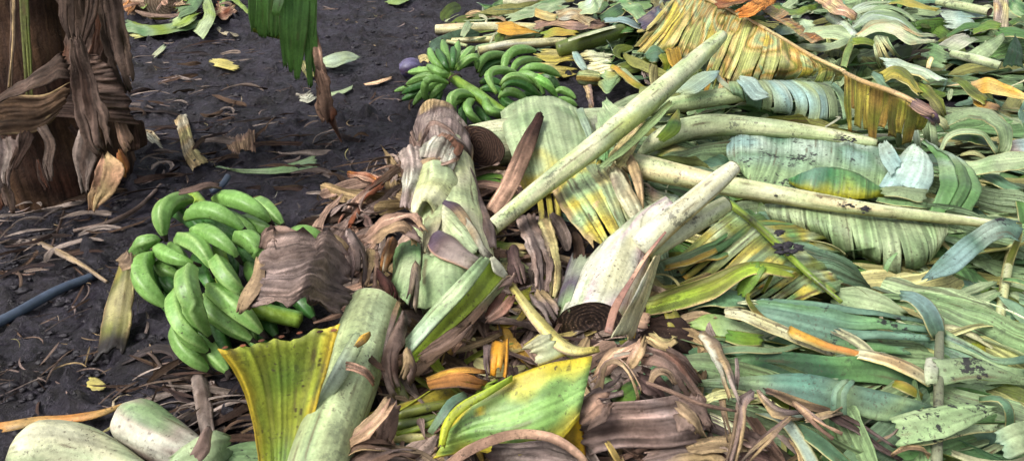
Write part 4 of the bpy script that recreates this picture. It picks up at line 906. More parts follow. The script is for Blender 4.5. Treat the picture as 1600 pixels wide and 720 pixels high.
# yellow curling stalk strip
rib('curling_strap', [(800,450,16,12),(822,478,16,16),(845,508,15,20),(870,535,14,22),(900,550,13,16),(935,548,11,8)], [(206,190,90),'straw','yell'], 'worn', label='long yellow strap curling towards the sawn end of the forked stem', cat='leaf strip', arch=1., edge='brown', ew=.08)
blade('leaf_piece', [(814,540,14),(830,530,16),(845,520,16)], [(845,568,11),(865,562,12),(882,556,12)], ['straw','cream','pale'], 'clean', 'short striped cream leaf piece beside the long yellow strap', 'leaf piece', vein='along', edge='yell', arch=1.)
for C, c, l in (([(820,340,8,30),(836,380,10,34),(848,420,11,32),(845,470,10,22)], ['mauve','grey','brown'], 'mauve grey limp dead leaf hanging down left of the forked stem'),
    ([(850,345,10,20),(862,385,11,20),(868,430,11,18),(862,480,9,14)], ['tan','straw','brown'], 'tan limp strip between the mauve dead leaf and the forked stem'),
    ([(800,390,9,20),(806,420,10,24),(816,450,9,20)], ['brown','plum'], 'brown hanging scrap left of the mauve dead leaf'),
    ([(838,460,12,24),(855,480,12,30),(868,500,10,22)], ['grey','mauve','tan'], 'crumpled grey scrap at the foot of the mauve dead leaf'),
    ([(760,500,13,14),(785,480,15,26),(800,462,16,18)], ['plum','rust','brown'], 'reddish brown curl at the lower end of the channelled stalk'),
    ([(770,455,16,10),(790,440,18,16),(806,432,17,8)], ['brown','rust'], 'small rusty flap at the top end of the channelled stalk')):
    dry(C, c, l)
for C, c, l in (([(770,385,6,16),(800,395,7,26),(832,400,6,22)], ['straw','tan','lime'], 'striped straw coloured blade behind the channelled stalk top'), ([(776,410,7,18),(806,415,8,22),(830,430,7,18)], ['sage','straw'], 'faded green striped blade just below the straw coloured one'),
    ([(740,285,5,10),(775,280,6,16),(810,290,5,18)], ['moss','leafy','lime'], 'bright moss green leaf bit behind the black tipped dry stalk'), ([(770,305,6,20),(800,315,6,22),(820,300,5,16)], ['deep','moss'], 'dark green leaf bit under the black tipped dry stalk')):
    rib('leaf_piece', C, c, 'leaf', label=l, cat='leaf piece', tears=1, wav=.7)

# ------------------------------------------------------------------ brown leaves at the bottom centre
blade('dead_leaf', [(905,640,13),(950,628,15),(1010,626,15),(1062,616,14)], [(915,712,8),(970,700,10),(1040,700,10),(1104,690,8)], ['brown','mauve',(150,126,116),'bark'], 'dry', 'large flat grey brown dead leaf at the bottom right of the glossy folded leaf', 'dead leaf', vein='along', crump=1.1, wav=1.2, th=.0015, arch=.6)
dry([(1060,640,15,42),(1078,655,15,56),(1095,672,13,44)], ['tan',(176,150,136),'brown'], 'pale pinkish end flap of the large flat dead leaf', crump=1., wav=1.)
dry([(910,660,14,40),(935,640,16,46),(955,630,15,20)], ['brown','pink','mauve'], 'ribbed brown leaf fold on the left end of the large flat dead leaf')
blade('dead_leaf', [(770,694,14),(840,684,15),(900,705,12),(950,735,8)], [(760,740,8),(830,745,8),(890,745,8),(940,760,4)], ['mauve','grey','plum','brown'], 'dry', 'wrinkled grey purple dead leaf along the bottom edge below the glossy folded leaf', 'dead leaf', vein='along', crump=2., wav=1.6, th=.0015, arch=1.)
rib('dead_leaf', [(690,735,11,14),(740,700,15,16),(800,680,17,14),(860,684,17,14),(905,712,14,12),(925,740,10,8)], ['brown','pink','tan'], 'dry', label='arched pinkish brown rib of leaf over the wrinkled grey purple one', cat='dead leaf', arch=.8, crump=.5)
dry([(1010,724,8,26),(1060,710,9,30),(1120,706,8,28),(1150,725,6,20)], ['brown','mauve','tan'], 'brown dead leaf along the bottom edge right of centre', crump=1.3)
rib('leaf_strap', [(948,690,15,8),(958,706,15,10),(972,730,12,10)], ['gold','straw'], 'worn', label='small yellow strip poking up in front of the large flat dead leaf', cat='leaf strip')
# swirl of dry ribbons
for C, c, l in (([(930,592,14,20),(955,566,17,26),(985,548,18,30),(1010,540,18,24)], ['pink','tan','mauve'], 'broad pinkish ribbon at the upper left of the dry leaf swirl'),
    ([(984,575,19,18),(998,548,21,22),(1006,530,20,10)], ['tan','pink'], 'upright pinkish flap in the middle of the dry leaf swirl'),
    ([(925,628,12,18),(938,600,15,12),(945,572,18,8),(965,564,20,10),(985,582,20,8),(998,610,17,7),(1000,622,14,3)], ['brown','tan'], 'narrow brown loop at the left of the dry leaf swirl'),
    ([(905,640,12,16),(935,620,14,22),(965,605,14,24),(975,590,14,16)], ['brown','mauve'], 'brown ribbon running down left from the dry leaf swirl'),
    ([(1000,555,18,30),(1030,562,19,34),(1055,580,18,30),(1082,612,14,22),(1100,640,10,12)], ['rust','brown','pink'], 'reddish brown arched ribbon over the right of the dry leaf swirl'),
    ([(1000,590,16,34),(1020,606,16,34),(1040,622,14,24)], ['plum','brown'], 'dark brown rolled tube of leaf in the dry leaf swirl'),
    ([(1015,600,18,8),(1024,582,20,14),(1045,582,20,12),(1058,600,18,8)], ['brown','tan'], 'small brown hoop at the right of the dry leaf swirl'),
    ([(960,560,18,10),(985,556,19,8),(1020,560,19,5)], ['white','pink'], 'pale pink streak of leaf on top of the dry leaf swirl'),
    ([(1040,552,16,18),(1070,572,15,18),(1092,600,12,14)], ['brown','dk'], 'dark ribbon behind the right side of the dry leaf swirl'),
    ([(1085,620,13,34),(1080,650,12,40),(1110,670,10,30)], ['mauve','brown','plum'], 'dull purple brown curled leaf below the dry leaf swirl'),
    ([(1010,530,12,20),(1035,545,12,22),(1060,540,10,26)], ['straw','tan'], 'straw coloured shred behind the dry leaf swirl')):
    dry(C, c, l, 'dry_ribbon', crump=.7)
stick([(1010,597,20,5),(1050,612,20,7),(1100,632,19,7),(1150,642,17,4)], 'brown knobbly leaf rib crossing the bottom centre', ('pink','brown'), 'leaf_rib', 'leaf rib')
rib('leaf_piece', [(960,630,12,22),(985,612,13,30),(1000,600,12,16)], ['leafy','lime'], 'clean', label='bright green leaf bit peeping through the dry leaf swirl', cat='leaf piece')
blade('dead_leaf', [(1000,500,5),(1030,495,7),(1060,510,6),(1085,535,4)], [(990,540,6),(1020,550,8),(1055,560,7),(1085,570,4)], ['dk','mud','grey'], 'dry', 'blackish crumpled muddy leaf right of the forked stem foot', 'dead leaf', vein='along', crump=2.4, wav=2.)
blade('dry_leaf_scrap', [(985,484,9),(1000,486,9),(1017,490,8)], [(982,505,7),(998,512,7),(1012,513,7)], ['tan','pink','straw'], 'leaf', 'square tan leaf scrap at the foot of the forked stem', 'leaf scrap', vein='along')
rib('leaf_piece', [(988,512,8,14),(986,528,8,12)], ['gold','yell'], 'leaf', label='small golden bit below the square tan scrap', cat='leaf scrap')
rib('leaf_piece', [(1048,492,9,22),(1056,508,8,24),(1066,524,6,16)], ['lime','moss','yell'], 'leaf', label='curled lime green bit right of the blackish muddy leaf', cat='leaf piece', arch=1.)
# ------------------------------------------------------------------ right hand side: cut leaves, near to far
def leafroot(px, py, lab, name='banana_leaf', group=None):
    r = empty(name, P(px, py, 0), lab, 'banana leaf', group); bpy.context.view_layer.update(); return r
def rb(C, c, lab, mat='leaf', name='leaf_strap', cat='leaf strip', **k):
    if 'arch' not in k: k['archmax'] = .07
    k.setdefault('arch', .5); k.setdefault('wav', .9); k.setdefault('minw', .6); k.setdefault('rag', .6); k.setdefault('jag', .06)
    if mat != 'dry' and 'edge' not in k: k['edge'] = 'straw'; k['ew'] = .05
    return rib(name, C, c, mat, label=lab, cat=cat, **k)
def bl(A, B, c, lab, mat='leaf', name='cut_leaf', cat='leaf piece', **k):
    k.setdefault('wav', 1.); k.setdefault('vein', 'along'); k.setdefault('jag', .03)
    if 'arch' in k: k['archmax'] = .08
    return blade(name, A, B, c, mat, lab, cat, **k)
RIB = [None]
def strips(root, MA, MB, n, c, mat='worn', w=1.15, sag=1.5, mid=None, edge=None, bulge=2., jit=6, name='leaf_blade', wvar=.3):
    """torn blade: one surface whose ribbons hang side by side from rib line MA to margin MB"""
    return blade(name, MA, MB, c, mat, parent=root, vein='cross', tears=n, t0=.03, gap=.35, stripvar=.28, lenv=.2, wav=.9, edge=edge, Mid=mid, th=.001, step=.008)

# --- leaf with green blades hanging from the upper pale stalk
r = leafroot(1180,150,'pale stalk with short bluish torn ribbons hanging over it below the orange leaf')
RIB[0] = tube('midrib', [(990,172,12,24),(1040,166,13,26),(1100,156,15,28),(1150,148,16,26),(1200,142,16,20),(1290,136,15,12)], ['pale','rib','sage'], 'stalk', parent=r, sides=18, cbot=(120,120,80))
strips(r, [(1138,128,19),(1165,126,19),(1200,126,18.5),(1250,127,18),(1300,128,17)], [(1148,152,14),(1188,172,10),(1235,182,8),(1270,198,6),(1335,202,5)], 8, ['ice','blue','pale','sage','teal'], 'clean', mid=[(1142,142,19),(1175,145,18),(1220,150,17),(1265,155,16),(1322,150,14)])
rib('leaf_blade', [(1155,124,20.5,10),(1172,134,20.5,26),(1185,148,19.5,24),(1200,150,19,6)], ['blue','ice'], 'clean', parent=r, arch=.3)
rib('leaf_blade', [(1060,147,21,12),(1085,133,22,26),(1105,122,22,22),(1122,116,22,10)], ['blue','pale'], 'clean', parent=r, arch=.3)
rib('leaf_blade', [(1118,115,22,6),(1128,128,20,8),(1142,140,19,6)], ['pale','white'], 'clean', parent=r)
rb([(1004,158,20,8),(1018,146,22,16),(1023,132,23,4)], ['yell','gold'], 'small yellow pointed leaf bit behind the long leaning stalk', 'clean')
bl([(1025,215,19),(1045,190,21),(1060,168,22)], [(1038,222,18),(1062,206,20),(1063,182,21)], ['lime','leafy','yell'], 'lime green leaf bit touching the underside of the long leaning stalk', 'clean')

# --- dark space and second thick stalk
r = leafroot(1250,210,'thick smooth pale stalk running right above the big bluish leaf')
RIB[0] = tube('midrib', [(1000,240,12,10),(1030,218,14,30),(1080,200,15,36),(1140,196,16,33),(1220,202,16,27),(1300,212,15,21),(1368,224,14,15)], ['pale','rib','cream'], 'stalk', parent=r, sides=20, cbot=(138,150,96))
clump('mud_patch', 1320, 218, 16.8, 22, 8, 20, RIB[0])
r2 = leafroot(1260,260,'big smooth bluish leaf with grey scuffs between the two pale stalks')
blade('leaf_blade', [(1137,222,10),(1160,206,13),(1240,208,13),(1330,222,13),(1392,235,12)], [(1150,268,10),(1190,292,12),(1260,300,12),(1330,298,12),(1385,302,11)], ['blue','ice','teal','blue'], 'dirty', parent=r2, vein='cross', wav=1.1, cb='sage', Mid=[(1136,246,12),(1170,245,14),(1250,250,14),(1330,256,14),(1390,266,13)])
r = leafroot(1310,295,'dark green pleated leaf end with yellow patches lying on the lower pale stalk')
for k in range(6):
    x0, x1 = 1232+k*25, 1232+(k+1)*25
    pass
blade('leaf_blade', [(1230,285,14),(1262,267,19),(1305,262,20),(1350,276,19),(1382,302,15)], [(1232,290,13),(1262,301,15),(1305,309,15),(1345,313,15),(1380,309,14)], ['teal',(60,110,70),'mid','deep'], 'leaf', parent=r, vein='cross', wav=1.4, edge=(176,170,40), ew=.35, arch=1.6, tip=None)
# --- lower stalk with mud, and torn blade below
r = leafroot(1300,330,'long pale stalk smeared with black mud, its torn striped blade hanging below')
RIB[0] = tube('midrib', [(968,250,15,26),(1010,262,17,38),(1070,276,18,35),(1140,291,18,32),(1250,310,17,28),(1350,326,17,22),(1450,338,16,18),(1552,350,15,14)], ['cream','rib',(222,206,160)], 'stalk', parent=r, sides=20, cbot=(150,138,84), lump=.02)
for x, y, w, l in ((1170,291,10,22),(1222,300,12,30),(1325,318,11,28),(1352,326,10,14)):
    clump('mud_patch', x, y-1, 18.2, l, w*.8, 30, RIB[0])
blade('leaf_blade', [(1195,318,13),(1250,322,14),(1330,334,14),(1400,343,14),(1460,350,13),(1482,352,12)], [(1222,352,3),(1262,372,3),(1318,398,3),(1375,428,2.5),(1432,430,2.5),(1458,392,4)], ['pale','sage','pale',(160,180,110)], 'worn', parent=r, vein='cross', tears=8, t0=.08, gap=.34, stripvar=.16, wav=.9, edge='straw', ew=.08, Mid=[(1200,336,11),(1262,352,12),(1335,372,12),(1398,390,12),(1452,392,12),(1475,372,12)])
rib('leaf_blade', [(1230,338,6,8),(1215,345,7,26),(1205,340,9,20)], ['mid','deep'], 'leaf', parent=r)
rib('loose_fibre', [(1402,395,13,3),(1388,410,11,9),(1382,435,7,6),(1384,458,3,2)], ['sage','mid'], 'clean', parent=r)

# --- leaf with thin midrib, striped faded blades
r = leafroot(1230,400,'faded yellow and green striped leaf with a thin green midrib, right of the forked stem')
RIB[0] = tube('midrib', [(1140,318,18,12),(1175,345,18,12),(1215,382,17,11),(1260,425,16,10),(1315,472,14,6)], ['leafy','lime','moss'], 'stalk', parent=r, sides=14)
st = ['sage','mid','yell','pale','olive','sage']
blade('leaf_blade', [(1178,345,16),(1215,380,16),(1258,422,15),(1300,460,13)], [(1262,348,8),(1290,352,7),(1325,400,5),(1322,452,4)], st, 'worn', parent=r, vein='cross', tears=7, gap=.3, stripvar=.2, edge='tan', ew=.06)
blade('leaf_blade', [(1150,326,16),(1185,354,16),(1225,392,15),(1290,456,13)], [(1040,408,8),(1065,432,7),(1110,462,6),(1225,478,5)], st, 'worn', parent=r, vein='cross', tears=10, gap=.45, stripvar=.25, edge='gold', ew=.06)
blade('leaf_blade', [(1188,335,11),(1200,345,12),(1210,360,13)], [(1150,342,11),(1150,352,11),(1165,366,12)], ['orange','mid','moss'], 'worn', parent=r, vein='cross', tears=2)
clump('mud_patch', 1232, 386, 18.2, 34, 20, 22, RIB[0])
clump('mud_patch', 1218, 362, 18.2, 14, 12, 12, RIB[0])
r = leafroot(1150,440,'worn yellowish leaf flap bent like a tongue below the striped leaf')
rib('leaf_blade', [(1005,482,7,26),(1050,470,9,34),(1110,450,12,36),(1170,420,16,22),(1230,425,15,18),(1262,434,12,12)], ['sage',(176,184,110),'olive','lime'], 'worn', parent=r, arch=1., edge='tan', ew=.07, tears=2, t0=.5)
rib('bent_tongue', [(1186,412,17.5,26),(1178,428,16,24),(1166,446,13,24),(1156,460,11,18)], ['leafy','lime'], 'clean', parent=r)
rb([(1208,425,15,6),(1200,442,12,7),(1192,458,9,5)], ['olive','lime'], 'tiny olive strip hanging just right of the tongue shaped flap', 'leaf')
rb([(1035,415,9,10),(1080,402,11,22),(1130,385,12,30),(1165,362,12,30)], ['mid','sage','deep'], 'dark striped blade running up right behind the forked stem', tears=2, edge='gold', ew=.1)
rb([(1040,418,10,6),(1075,410,12,9),(1120,392,13,8)], ['gold','yell'], 'bright yellow margin strip in front of the dark striped blade', 'clean')
rb([(1012,478,5,12),(1020,462,6,20),(1060,452,7,18),(1110,430,8,12)], ['olive','tan','sage'], 'dull olive worn strip above the tongue shaped flap', 'worn')
rb([(1072,480,8,8),(1105,466,10,26),(1140,468,10,26),(1172,476,9,12)], ['teal','mid'], 'small teal leaf piece left of the long ribbed teal blade')
bl([(1078,506,8),(1108,490,10),(1150,500,10),(1200,532,8)], [(1082,514,7),(1115,522,8),(1150,534,8),(1188,545,7)], ['pale','sage','lime'], 'light green smooth leaf piece above the deep green band', 'clean', arch=.8)
rb([(1135,524,9,18),(1160,530,10,22),(1190,534,9,18)], ['leafy','lime'], 'bright green leaf piece with brown crease below the light green smooth one', 'clean')
bl([(1180,466,11),(1240,468,13),(1330,480,13),(1420,490,13),(1455,496,12)], [(1172,500,9),(1240,520,10),(1330,542,10),(1410,548,10),(1462,550,10)], ['teal','teal','mid',(104,150,130)], 'long ribbed teal blade with mud flecks across the middle right', 'dirty', tears=4, t0=.3, gap=.3, arch=.8, stripvar=.1, step=.007)
rb([(1178,452,12,6),(1168,466,12,7),(1185,492,13,10),(1215,515,13,12),(1245,528,12,8)], ['olive','moss','orange'], 'thin olive stalk strip curling over the left end of the long ribbed teal blade', 'worn')
rb([(1132,488,12,16),(1170,496,13.5,18),(1215,516,14,18),(1260,535,13,16),(1305,552,11,8)], ['straw','cream','tan'], 'dirty cream strip with dark crumbs left below the ribbed teal blade', 'dirty')
bl([(1312,452,9),(1350,448,10),(1390,466,10),(1418,486,8)], [(1298,476,8),(1340,486,9),(1380,492,9),(1412,494,7)], ['sage','pale','mid'], 'curved pale green leaf behind the ribbed teal blade beside the bare mud', 'clean', arch=.8)
rb([(1405,462,15,12),(1428,466,17,20),(1446,480,17,26),(1458,504,15,28),(1468,528,12,20)], ['sage','teal','blue'], 'bluish green folded leaf end curling over the ribbed teal blade', 'clean')
rb([(1234,514,15,6),(1240,520,15.5,14),(1262,530,15,13),(1300,545,13.5,10),(1345,556,12,6)], ['gold','gold','orange'], 'golden yellow curled strip left of centre on the right hand pile', 'clean', arch=.9)
rb([(1322,556,11,10),(1345,552,13,16),(1385,562,13,18),(1425,578,12,20),(1455,598,10,14)], ['straw','cream','tan'], 'straw coloured strip running down right above the deep green band', 'worn')
rb([(1395,600,11,12),(1415,608,12,16),(1440,622,10,5)], ['orange','lime','gold'], 'orange and green pointed tip among the teal blades', 'clean')
bl([(1125,562,10),(1200,548,13),(1300,556,13),(1390,560,13),(1458,602,10)], [(1120,586,8),(1200,588,9),(1290,596,9),(1370,598,9),(1452,620,8)], ['deep',(60,100,66),'mid','deep'], 'broad deep green blade lying across the lower right', 'leaf', arch=-.6)
rb([(1118,548,11,12),(1165,546,13,12),(1215,548,13,9),(1252,540,12,3)], ['teal','sage'], 'thin teal strip along the top of the deep green blade')
bl([(1086,594,10),(1160,588,13),(1258,583,15),(1330,600,15),(1400,616,14),(1465,636,12)], [(1084,603,9),(1150,608,11),(1240,626,12),(1310,640,12),(1385,658,11),(1432,650,10)], ['teal','sage','teal',(104,150,130)], 'long wavy bluish teal blade below the deep green one', 'leaf', arch=1.)
r = empty('leaf_loop', P(1308,640,0), 'pair of narrow teal loops bent over the long wavy teal blade', 'leaf strip'); bpy.context.view_layer.update()
for dx in (0, 14):
    rib('loop', [(1326+dx*.6,594,17,4),(1316+dx,598,18.5,9),(1304+dx*1.1,612,18,9),(1302+dx*1.2,640,15,9),(1298+dx*1.6,672,9,10)], ['sage','teal','pale'], 'clean', parent=r)
# --- leaf with upright midrib at far right
r = leafroot(1467,600,'muddy grey upright leaf rib with green blades on both sides at the lower right')
RIB[0] = tube('midrib', [(1470,500,11,10),(1468,530,13,13),(1467,580,13,15),(1466,640,12,15),(1464,700,11,17),(1463,760,9,18)], [(112,116,92),(134,138,112)], 'stalk', parent=r, sides=14, cbot='mud')
rib('leaf_sheath', [(1457,560,14,20),(1455,580,14.5,22),(1456,602,13,18)], ['white','pale','cream'], 'stem', parent=r, arch=.4, rag=.3)
blade('leaf_blade', [(1472,512,12),(1520,538,12),(1560,556,12),(1610,548,11)], [(1474,540,10),(1520,556,10),(1565,580,10),(1610,592,9)], ['sage','teal','mid'], 'leaf', parent=r, vein='along', wav=.7, tears=2, t0=.4, gap=.2)
blade('leaf_blade', [(1470,606,8),(1500,604,9),(1550,618,9),(1580,640,8)], [(1474,622,7),(1505,626,7),(1545,634,7),(1575,650,6)], ['mid','leafy','deep'], 'leaf', parent=r, vein='along', tears=1)
blade('leaf_blade', [(1474,676,8),(1510,672,9),(1550,674,9),(1572,702,7)], [(1474,702,6),(1510,704,6),(1545,704,6),(1570,712,5)], ['mid','teal','sage'], 'leaf', parent=r, vein='along')
blade('leaf_blade', [(1474,703,6),(1500,706,7),(1545,728,6)], [(1474,735,4),(1500,745,4),(1530,745,4)], ['mid','sage'], 'leaf', parent=r, vein='along')
blade('leaf_blade', [(1320,714,7),(1360,704,9),(1410,704,10),(1458,706,9)], [(1325,745,4),(1360,745,4),(1410,745,5),(1458,745,5)], ['sage','mid','leafy'], 'leaf', parent=r, vein='along', arch=.8)
blade('leaf_blade', [(1320,660,5),(1370,650,6),(1450,640,8)], [(1330,695,4),(1380,700,5),(1450,690,6)], ['mid','deep','olive'], 'leaf', parent=r, vein='along')
bl([(1462,560,15.5),(1520,559,16),(1560,576,15.5),(1612,594,14)], [(1470,600,13),(1515,594,14),(1560,594,14),(1612,606,12.5)], [(160,178,146),'sage',(170,184,150)], 'pale leaf piece soiled with grey mud lying right across the upright grey rib', 'dirty', arch=.8)
rb([(1530,623,12,5),(1558,622,15,10),(1572,634,15,14),(1577,655,12,15),(1574,675,8,12)], ['teal','mid'], 'dark teal strap arching down at the far right', 'leaf')
bl([(1392,652,14),(1430,640,16),(1490,632,16),(1556,634,15)], [(1408,697,14),(1450,688,15),(1500,674,15),(1550,646,14)], ['pale','sage','pale'], 'pale grey green leaf flake with ragged left end, lying over the upright grey rib', 'dirty', arch=.8, jag=.08)
rb([(1410,692,11,10),(1450,688,13,16),(1500,672,13,18),(1558,668,12,12)], ['sage','pale'], 'second pale leaf flake just under the ragged grey green one', 'dirty')
bl([(1550,676,14),(1580,662,15),(1620,652,14)], [(1578,718,13),(1600,708,13),(1620,700,12)], ['sage','pale','teal'], 'smooth sage leaf piece at the bottom right corner', 'clean', vein='along')
# --- bottom right straps
bl([(1180,646,10),(1215,660,12),(1240,690,12),(1262,730,10)], [(1192,640,10),(1230,650,12),(1262,690,12),(1284,728,10)], ['sage','ice','pale'], 'light green strap with straw margin slanting down at the bottom right of centre', 'clean', edge='straw', ew=.18)
rb([(1230,656,10,12),(1262,680,12,20),(1295,705,12,22),(1330,735,10,18)], ['teal','mid'], 'dark teal strap next to the light one with straw margin', 'leaf')
rb([(1252,668,6,20),(1272,668,6,24)], ['lime','yell'], 'small lime patch of leaf between the slanting straps', 'clean')
rb([(1290,665,10,14),(1300,690,10,20),(1290,720,8,20)], ['sage','mid'], 'short sage strap standing under the narrow loops', 'leaf')
rb([(1175,690,5,30),(1200,705,6,34),(1230,720,5,20)], ['leafy','moss'], 'dull green leaf bit at the bottom edge below the slanting straps', 'clean')
rb([(1165,625,8,14),(1195,620,9,18),(1230,632,8,16),(1260,642,7,8)], ['lime','olive','moss'], 'yellowish green blade bit among the dry strips on the lower right', 'leaf')
for C, c, l in (([(1096,522,15,14),(1112,540,16,22),(1130,575,17,20),(1142,610,17,18),(1154,640,15,16)], ['grey','tan','white'], 'long pale grey dry strip standing between brown and green piles'),
    ([(1150,560,17,2),(1152,585,17,8),(1150,606,15,6)], ['mauve','grey'], 'thin upright shred beside the long pale grey dry strip'),
    ([(1178,616,16,14),(1160,628,16,16),(1156,660,14,18),(1150,695,11,20),(1140,730,8,16)], ['mauve','brown','tan'], 'mauve dry strip bending down below the long pale grey one'),
    ([(1128,622,12,12),(1132,650,12,10),(1142,690,10,8)], ['brown','tan'], 'narrow brown strip left of the bending mauve one'),
    ([(1236,652,14,8),(1210,675,15,14),(1178,702,14,14),(1150,735,12,12)], ['brown','tan','mauve'], 'stiff brown dry stalk slanting down to the bottom edge right of centre'),
    ([(1182,612,13,4),(1205,640,14,16),(1230,648,14,14),(1262,645,12,10)], ['mauve','tan'], 'forked mauve shred above the stiff brown dry stalk'),
    ([(1240,632,13,6),(1262,650,15,14),(1290,672,15,14),(1314,684,14,14)], ['tan','pink','grey'], 'pinkish dry strip with a blunt end over the slanting straps'),
    ([(1195,612,12,6),(1240,628,13,12),(1290,645,13,14),(1350,676,13,16),(1412,712,10,8)], ['mauve','plum','tan'], 'very long mauve dry strip running to the bottom right'),
    ([(1258,655,14,8),(1290,648,15,10),(1322,640,14,6)], ['tan','grey'], 'short tan strip lying under the narrow teal loops'),
    ([(1200,700,10,16),(1180,690,10,26),(1155,680,9,24)], ['brown','plum'], 'ridged brown leaf fold at the foot of the stiff dry stalk'),
    ([(1392,712,10,6),(1415,700,13,8),(1440,702,13,8),(1458,716,10,6)], ['tan','pink'], 'tan thin loop at the bottom edge left of the upright grey rib'),
    ([(1370,690,10,3),(1390,682,12,6),(1405,672,12,4)], ['tan','grey'], 'small pale curl left of the ragged grey green flake')):
    dry(C, c, l)
# --- upper right of the lower stalk
bl([(1440,222,16),(1462,250,18),(1468,290,19),(1449,330,15)], [(1450,224,16),(1503,254,19),(1534,292,19),(1515,334,16)], ['sage','pale','ice','mid'], 'broad striped pale green leaf bent double above the lower stalk at right', 'clean', name='bent_leaf', tears=2, t0=.75, gap=.1, arch=.8, cb='mid', step=.007)
bl([(1372,292,14),(1392,262,17),(1412,236,18),(1424,226,17)], [(1448,302,15),(1458,280,17),(1456,256,18),(1440,236,17)], ['ice','blue','pale'], 'pale bluish rounded leaf flap left of the broad bent striped leaf', 'clean', arch=1.2, cb='ice')
bl([(1372,225,17),(1376,250,17),(1392,275,17)], [(1385,218,18),(1400,238,19),(1410,256,18)], ['blue','ice'], 'blue grey pointed leaf tip left of the rounded pale flap', 'clean')
rb([(1376,300,16.5,14),(1410,300,18,18),(1448,304,17.5,22)], ['pale','sage'], 'pale strip lying just above the lower stalk at right', 'clean')
rb([(1370,312,15,8),(1410,316,16.5,12),(1448,320,16,10)], ['mid','sage'], 'narrow green strip touching the lower stalk at right', 'leaf')
bl([(1458,362,7),(1482,352,9),(1512,360,8)], [(1478,418,4),(1500,424,5),(1535,438,4)], ['mid','sage','teal'], 'green striped leaf hanging behind the bluish strap at right', 'leaf', tears=2, t0=.3)
bl([(1440,436,13),(1480,392,16),(1535,352,19),(1570,340,20),(1594,345,19)], [(1446,440,12),(1495,425,14),(1545,384,17),(1575,372,18),(1594,378,17)], ['blue','teal','ice'], 'bluish grey strap bent at its top right corner above the bare mud', 'dirty', name='bent_strap', arch=.4)
rb([(1592,348,19,8),(1592,372,17,10),(1580,400,12,14),(1573,425,8,12)], ['moss','olive'], 'olive underside strip falling from the bent bluish strap', 'leaf')
tube('leaf_stalk', [(1584,372,8,12),(1576,410,9,14),(1568,455,9,14),(1562,500,8,14),(1558,520,6,12)], ['cream','rib','straw'], 'stalk', 'short upright cream leaf stalk near the right edge beside bare mud', 'leaf stalk', sides=14)
rb([(1567,438,10,6),(1590,440,12,8),(1615,450,11,8)], ['mid','sage'], 'green strip arching right from the short upright cream stalk')
bl([(1568,440,7),(1590,446,8),(1620,455,7)], [(1568,468,6),(1590,480,6),(1620,490,6)], ['pale','sage'], 'pale striped leaf piece right of the short upright cream stalk', 'leaf')
bl([(1444,482,8),(1490,458,11),(1530,438,12),(1566,428,12)], [(1478,492,7),(1510,482,9),(1540,474,10),(1566,464,10)], ['sage','pale','sage'], 'fan shaped striped pale green leaf left of the short upright cream stalk', 'leaf', tears=3, t0=.2, gap=.25)
bl([(1562,462,12),(1590,470,12),(1620,500,10)], [(1575,480,11),(1592,500,10),(1620,530,8)], ['sage','teal'], 'bluish green leaf bit at the right edge below the cream stalk', 'clean')
rb([(1522,512,6,3),(1545,505,8,12),(1566,502,7,10)], ['pale','lime'], 'small pale pointed leaf bit on bare mud near the right edge', 'clean')
rb([(1500,504,7,5),(1530,500,8,6),(1560,490,7,5)], ['dk','grey'], 'dark twig like strip over the small pale pointed leaf bit', 'dry')
rb([(1575,530,6,14),(1588,515,9,26),(1600,510,8,24)], ['tan','olive','pink'], 'mottled brown green tuft at the right edge', 'dry', crump=1.2)
rb([(1508,535,8,10),(1530,540,9,14),(1550,548,8,10)], ['gold','lime'], 'yellow green bit right of the folded leaf end', 'leaf')
rb([(1425,452,3,3),(1428,462,3,10),(1430,470,2,8)], ['tan','orange'], 'left one of two tan stubs standing in the bare mud', 'dry', 'dry_stub', 'stub', arch=1.)
rb([(1446,450,5,3),(1448,462,4,10),(1450,471,2,9)], ['tan','orange'], 'right one of two tan stubs standing in the bare mud', 'dry', 'dry_stub', 'stub', arch=1.)
for C, l in (([(1310,405,2,8),(1340,418,3,14),(1370,430,3,12),(1425,442,2,6)], 'dull brown flattened stalk across the bare mud at right'), ([(1300,400,3,12),(1315,420,4,16),(1330,440,3,10)], 'grey brown crumple at the left of the bare mud patch')):
    dry(C, ['dk','brown','grey'], l)
rb([(1348,438,2,8),(1358,441,2.2,8)], ['white','tan'], 'tiny white chip on the bare mud at right', 'dry')
# right edge band
rb([(1500,265,17,6),(1530,262,19,24),(1570,254,19,28),(1612,250,18,28)], ['pale','sage','pale'], 'wide pale leaf reaching the right edge above the mud stained one', 'clean')
rb([(1535,274,14,8),(1558,284,15,16),(1592,300,13,10)], ['teal','mid'], 'narrow teal leaf just below the wide pale one at the right edge', 'clean')
bl([(1548,288,8),(1575,286,9),(1600,290,8)], [(1540,332,7),(1562,340,7),(1588,338,6)], ['pale','sage'], 'pale leaf heavily spotted with black mud near the right edge', 'dirty')
rb([(1592,300,13,12),(1596,330,12,16),(1600,355,9,14)], ['leafy','mid'], 'bright green strip at the right edge above the bent bluish strap', 'clean')
rb([(1478,190,16,10),(1510,178,19,16),(1545,182,21,24),(1567,202,20,26),(1570,228,16,20),(1563,246,12,10)], ['pale','sage','ice'], 'big hoop shaped pale leaf near the right edge', 'leaf', 'leaf_hoop')
rb([(1470,236,14,6),(1480,216,17,9),(1502,206,19,10),(1535,210,19,9),(1558,238,14,8)], ['pale','sage'], 'thin inner hoop inside the big pale hoop', 'clean', 'leaf_hoop')
rb([(1484,214,15,10),(1520,218,16,14),(1555,228,13,8)], ['deep','mid'], 'dark green strip in the hollow of the big pale hoop')
rb([(1500,244,14,4),(1522,240,16,7),(1545,252,13,5)], ['straw','sage'], 'small straw strand under the inner hoop', 'clean')
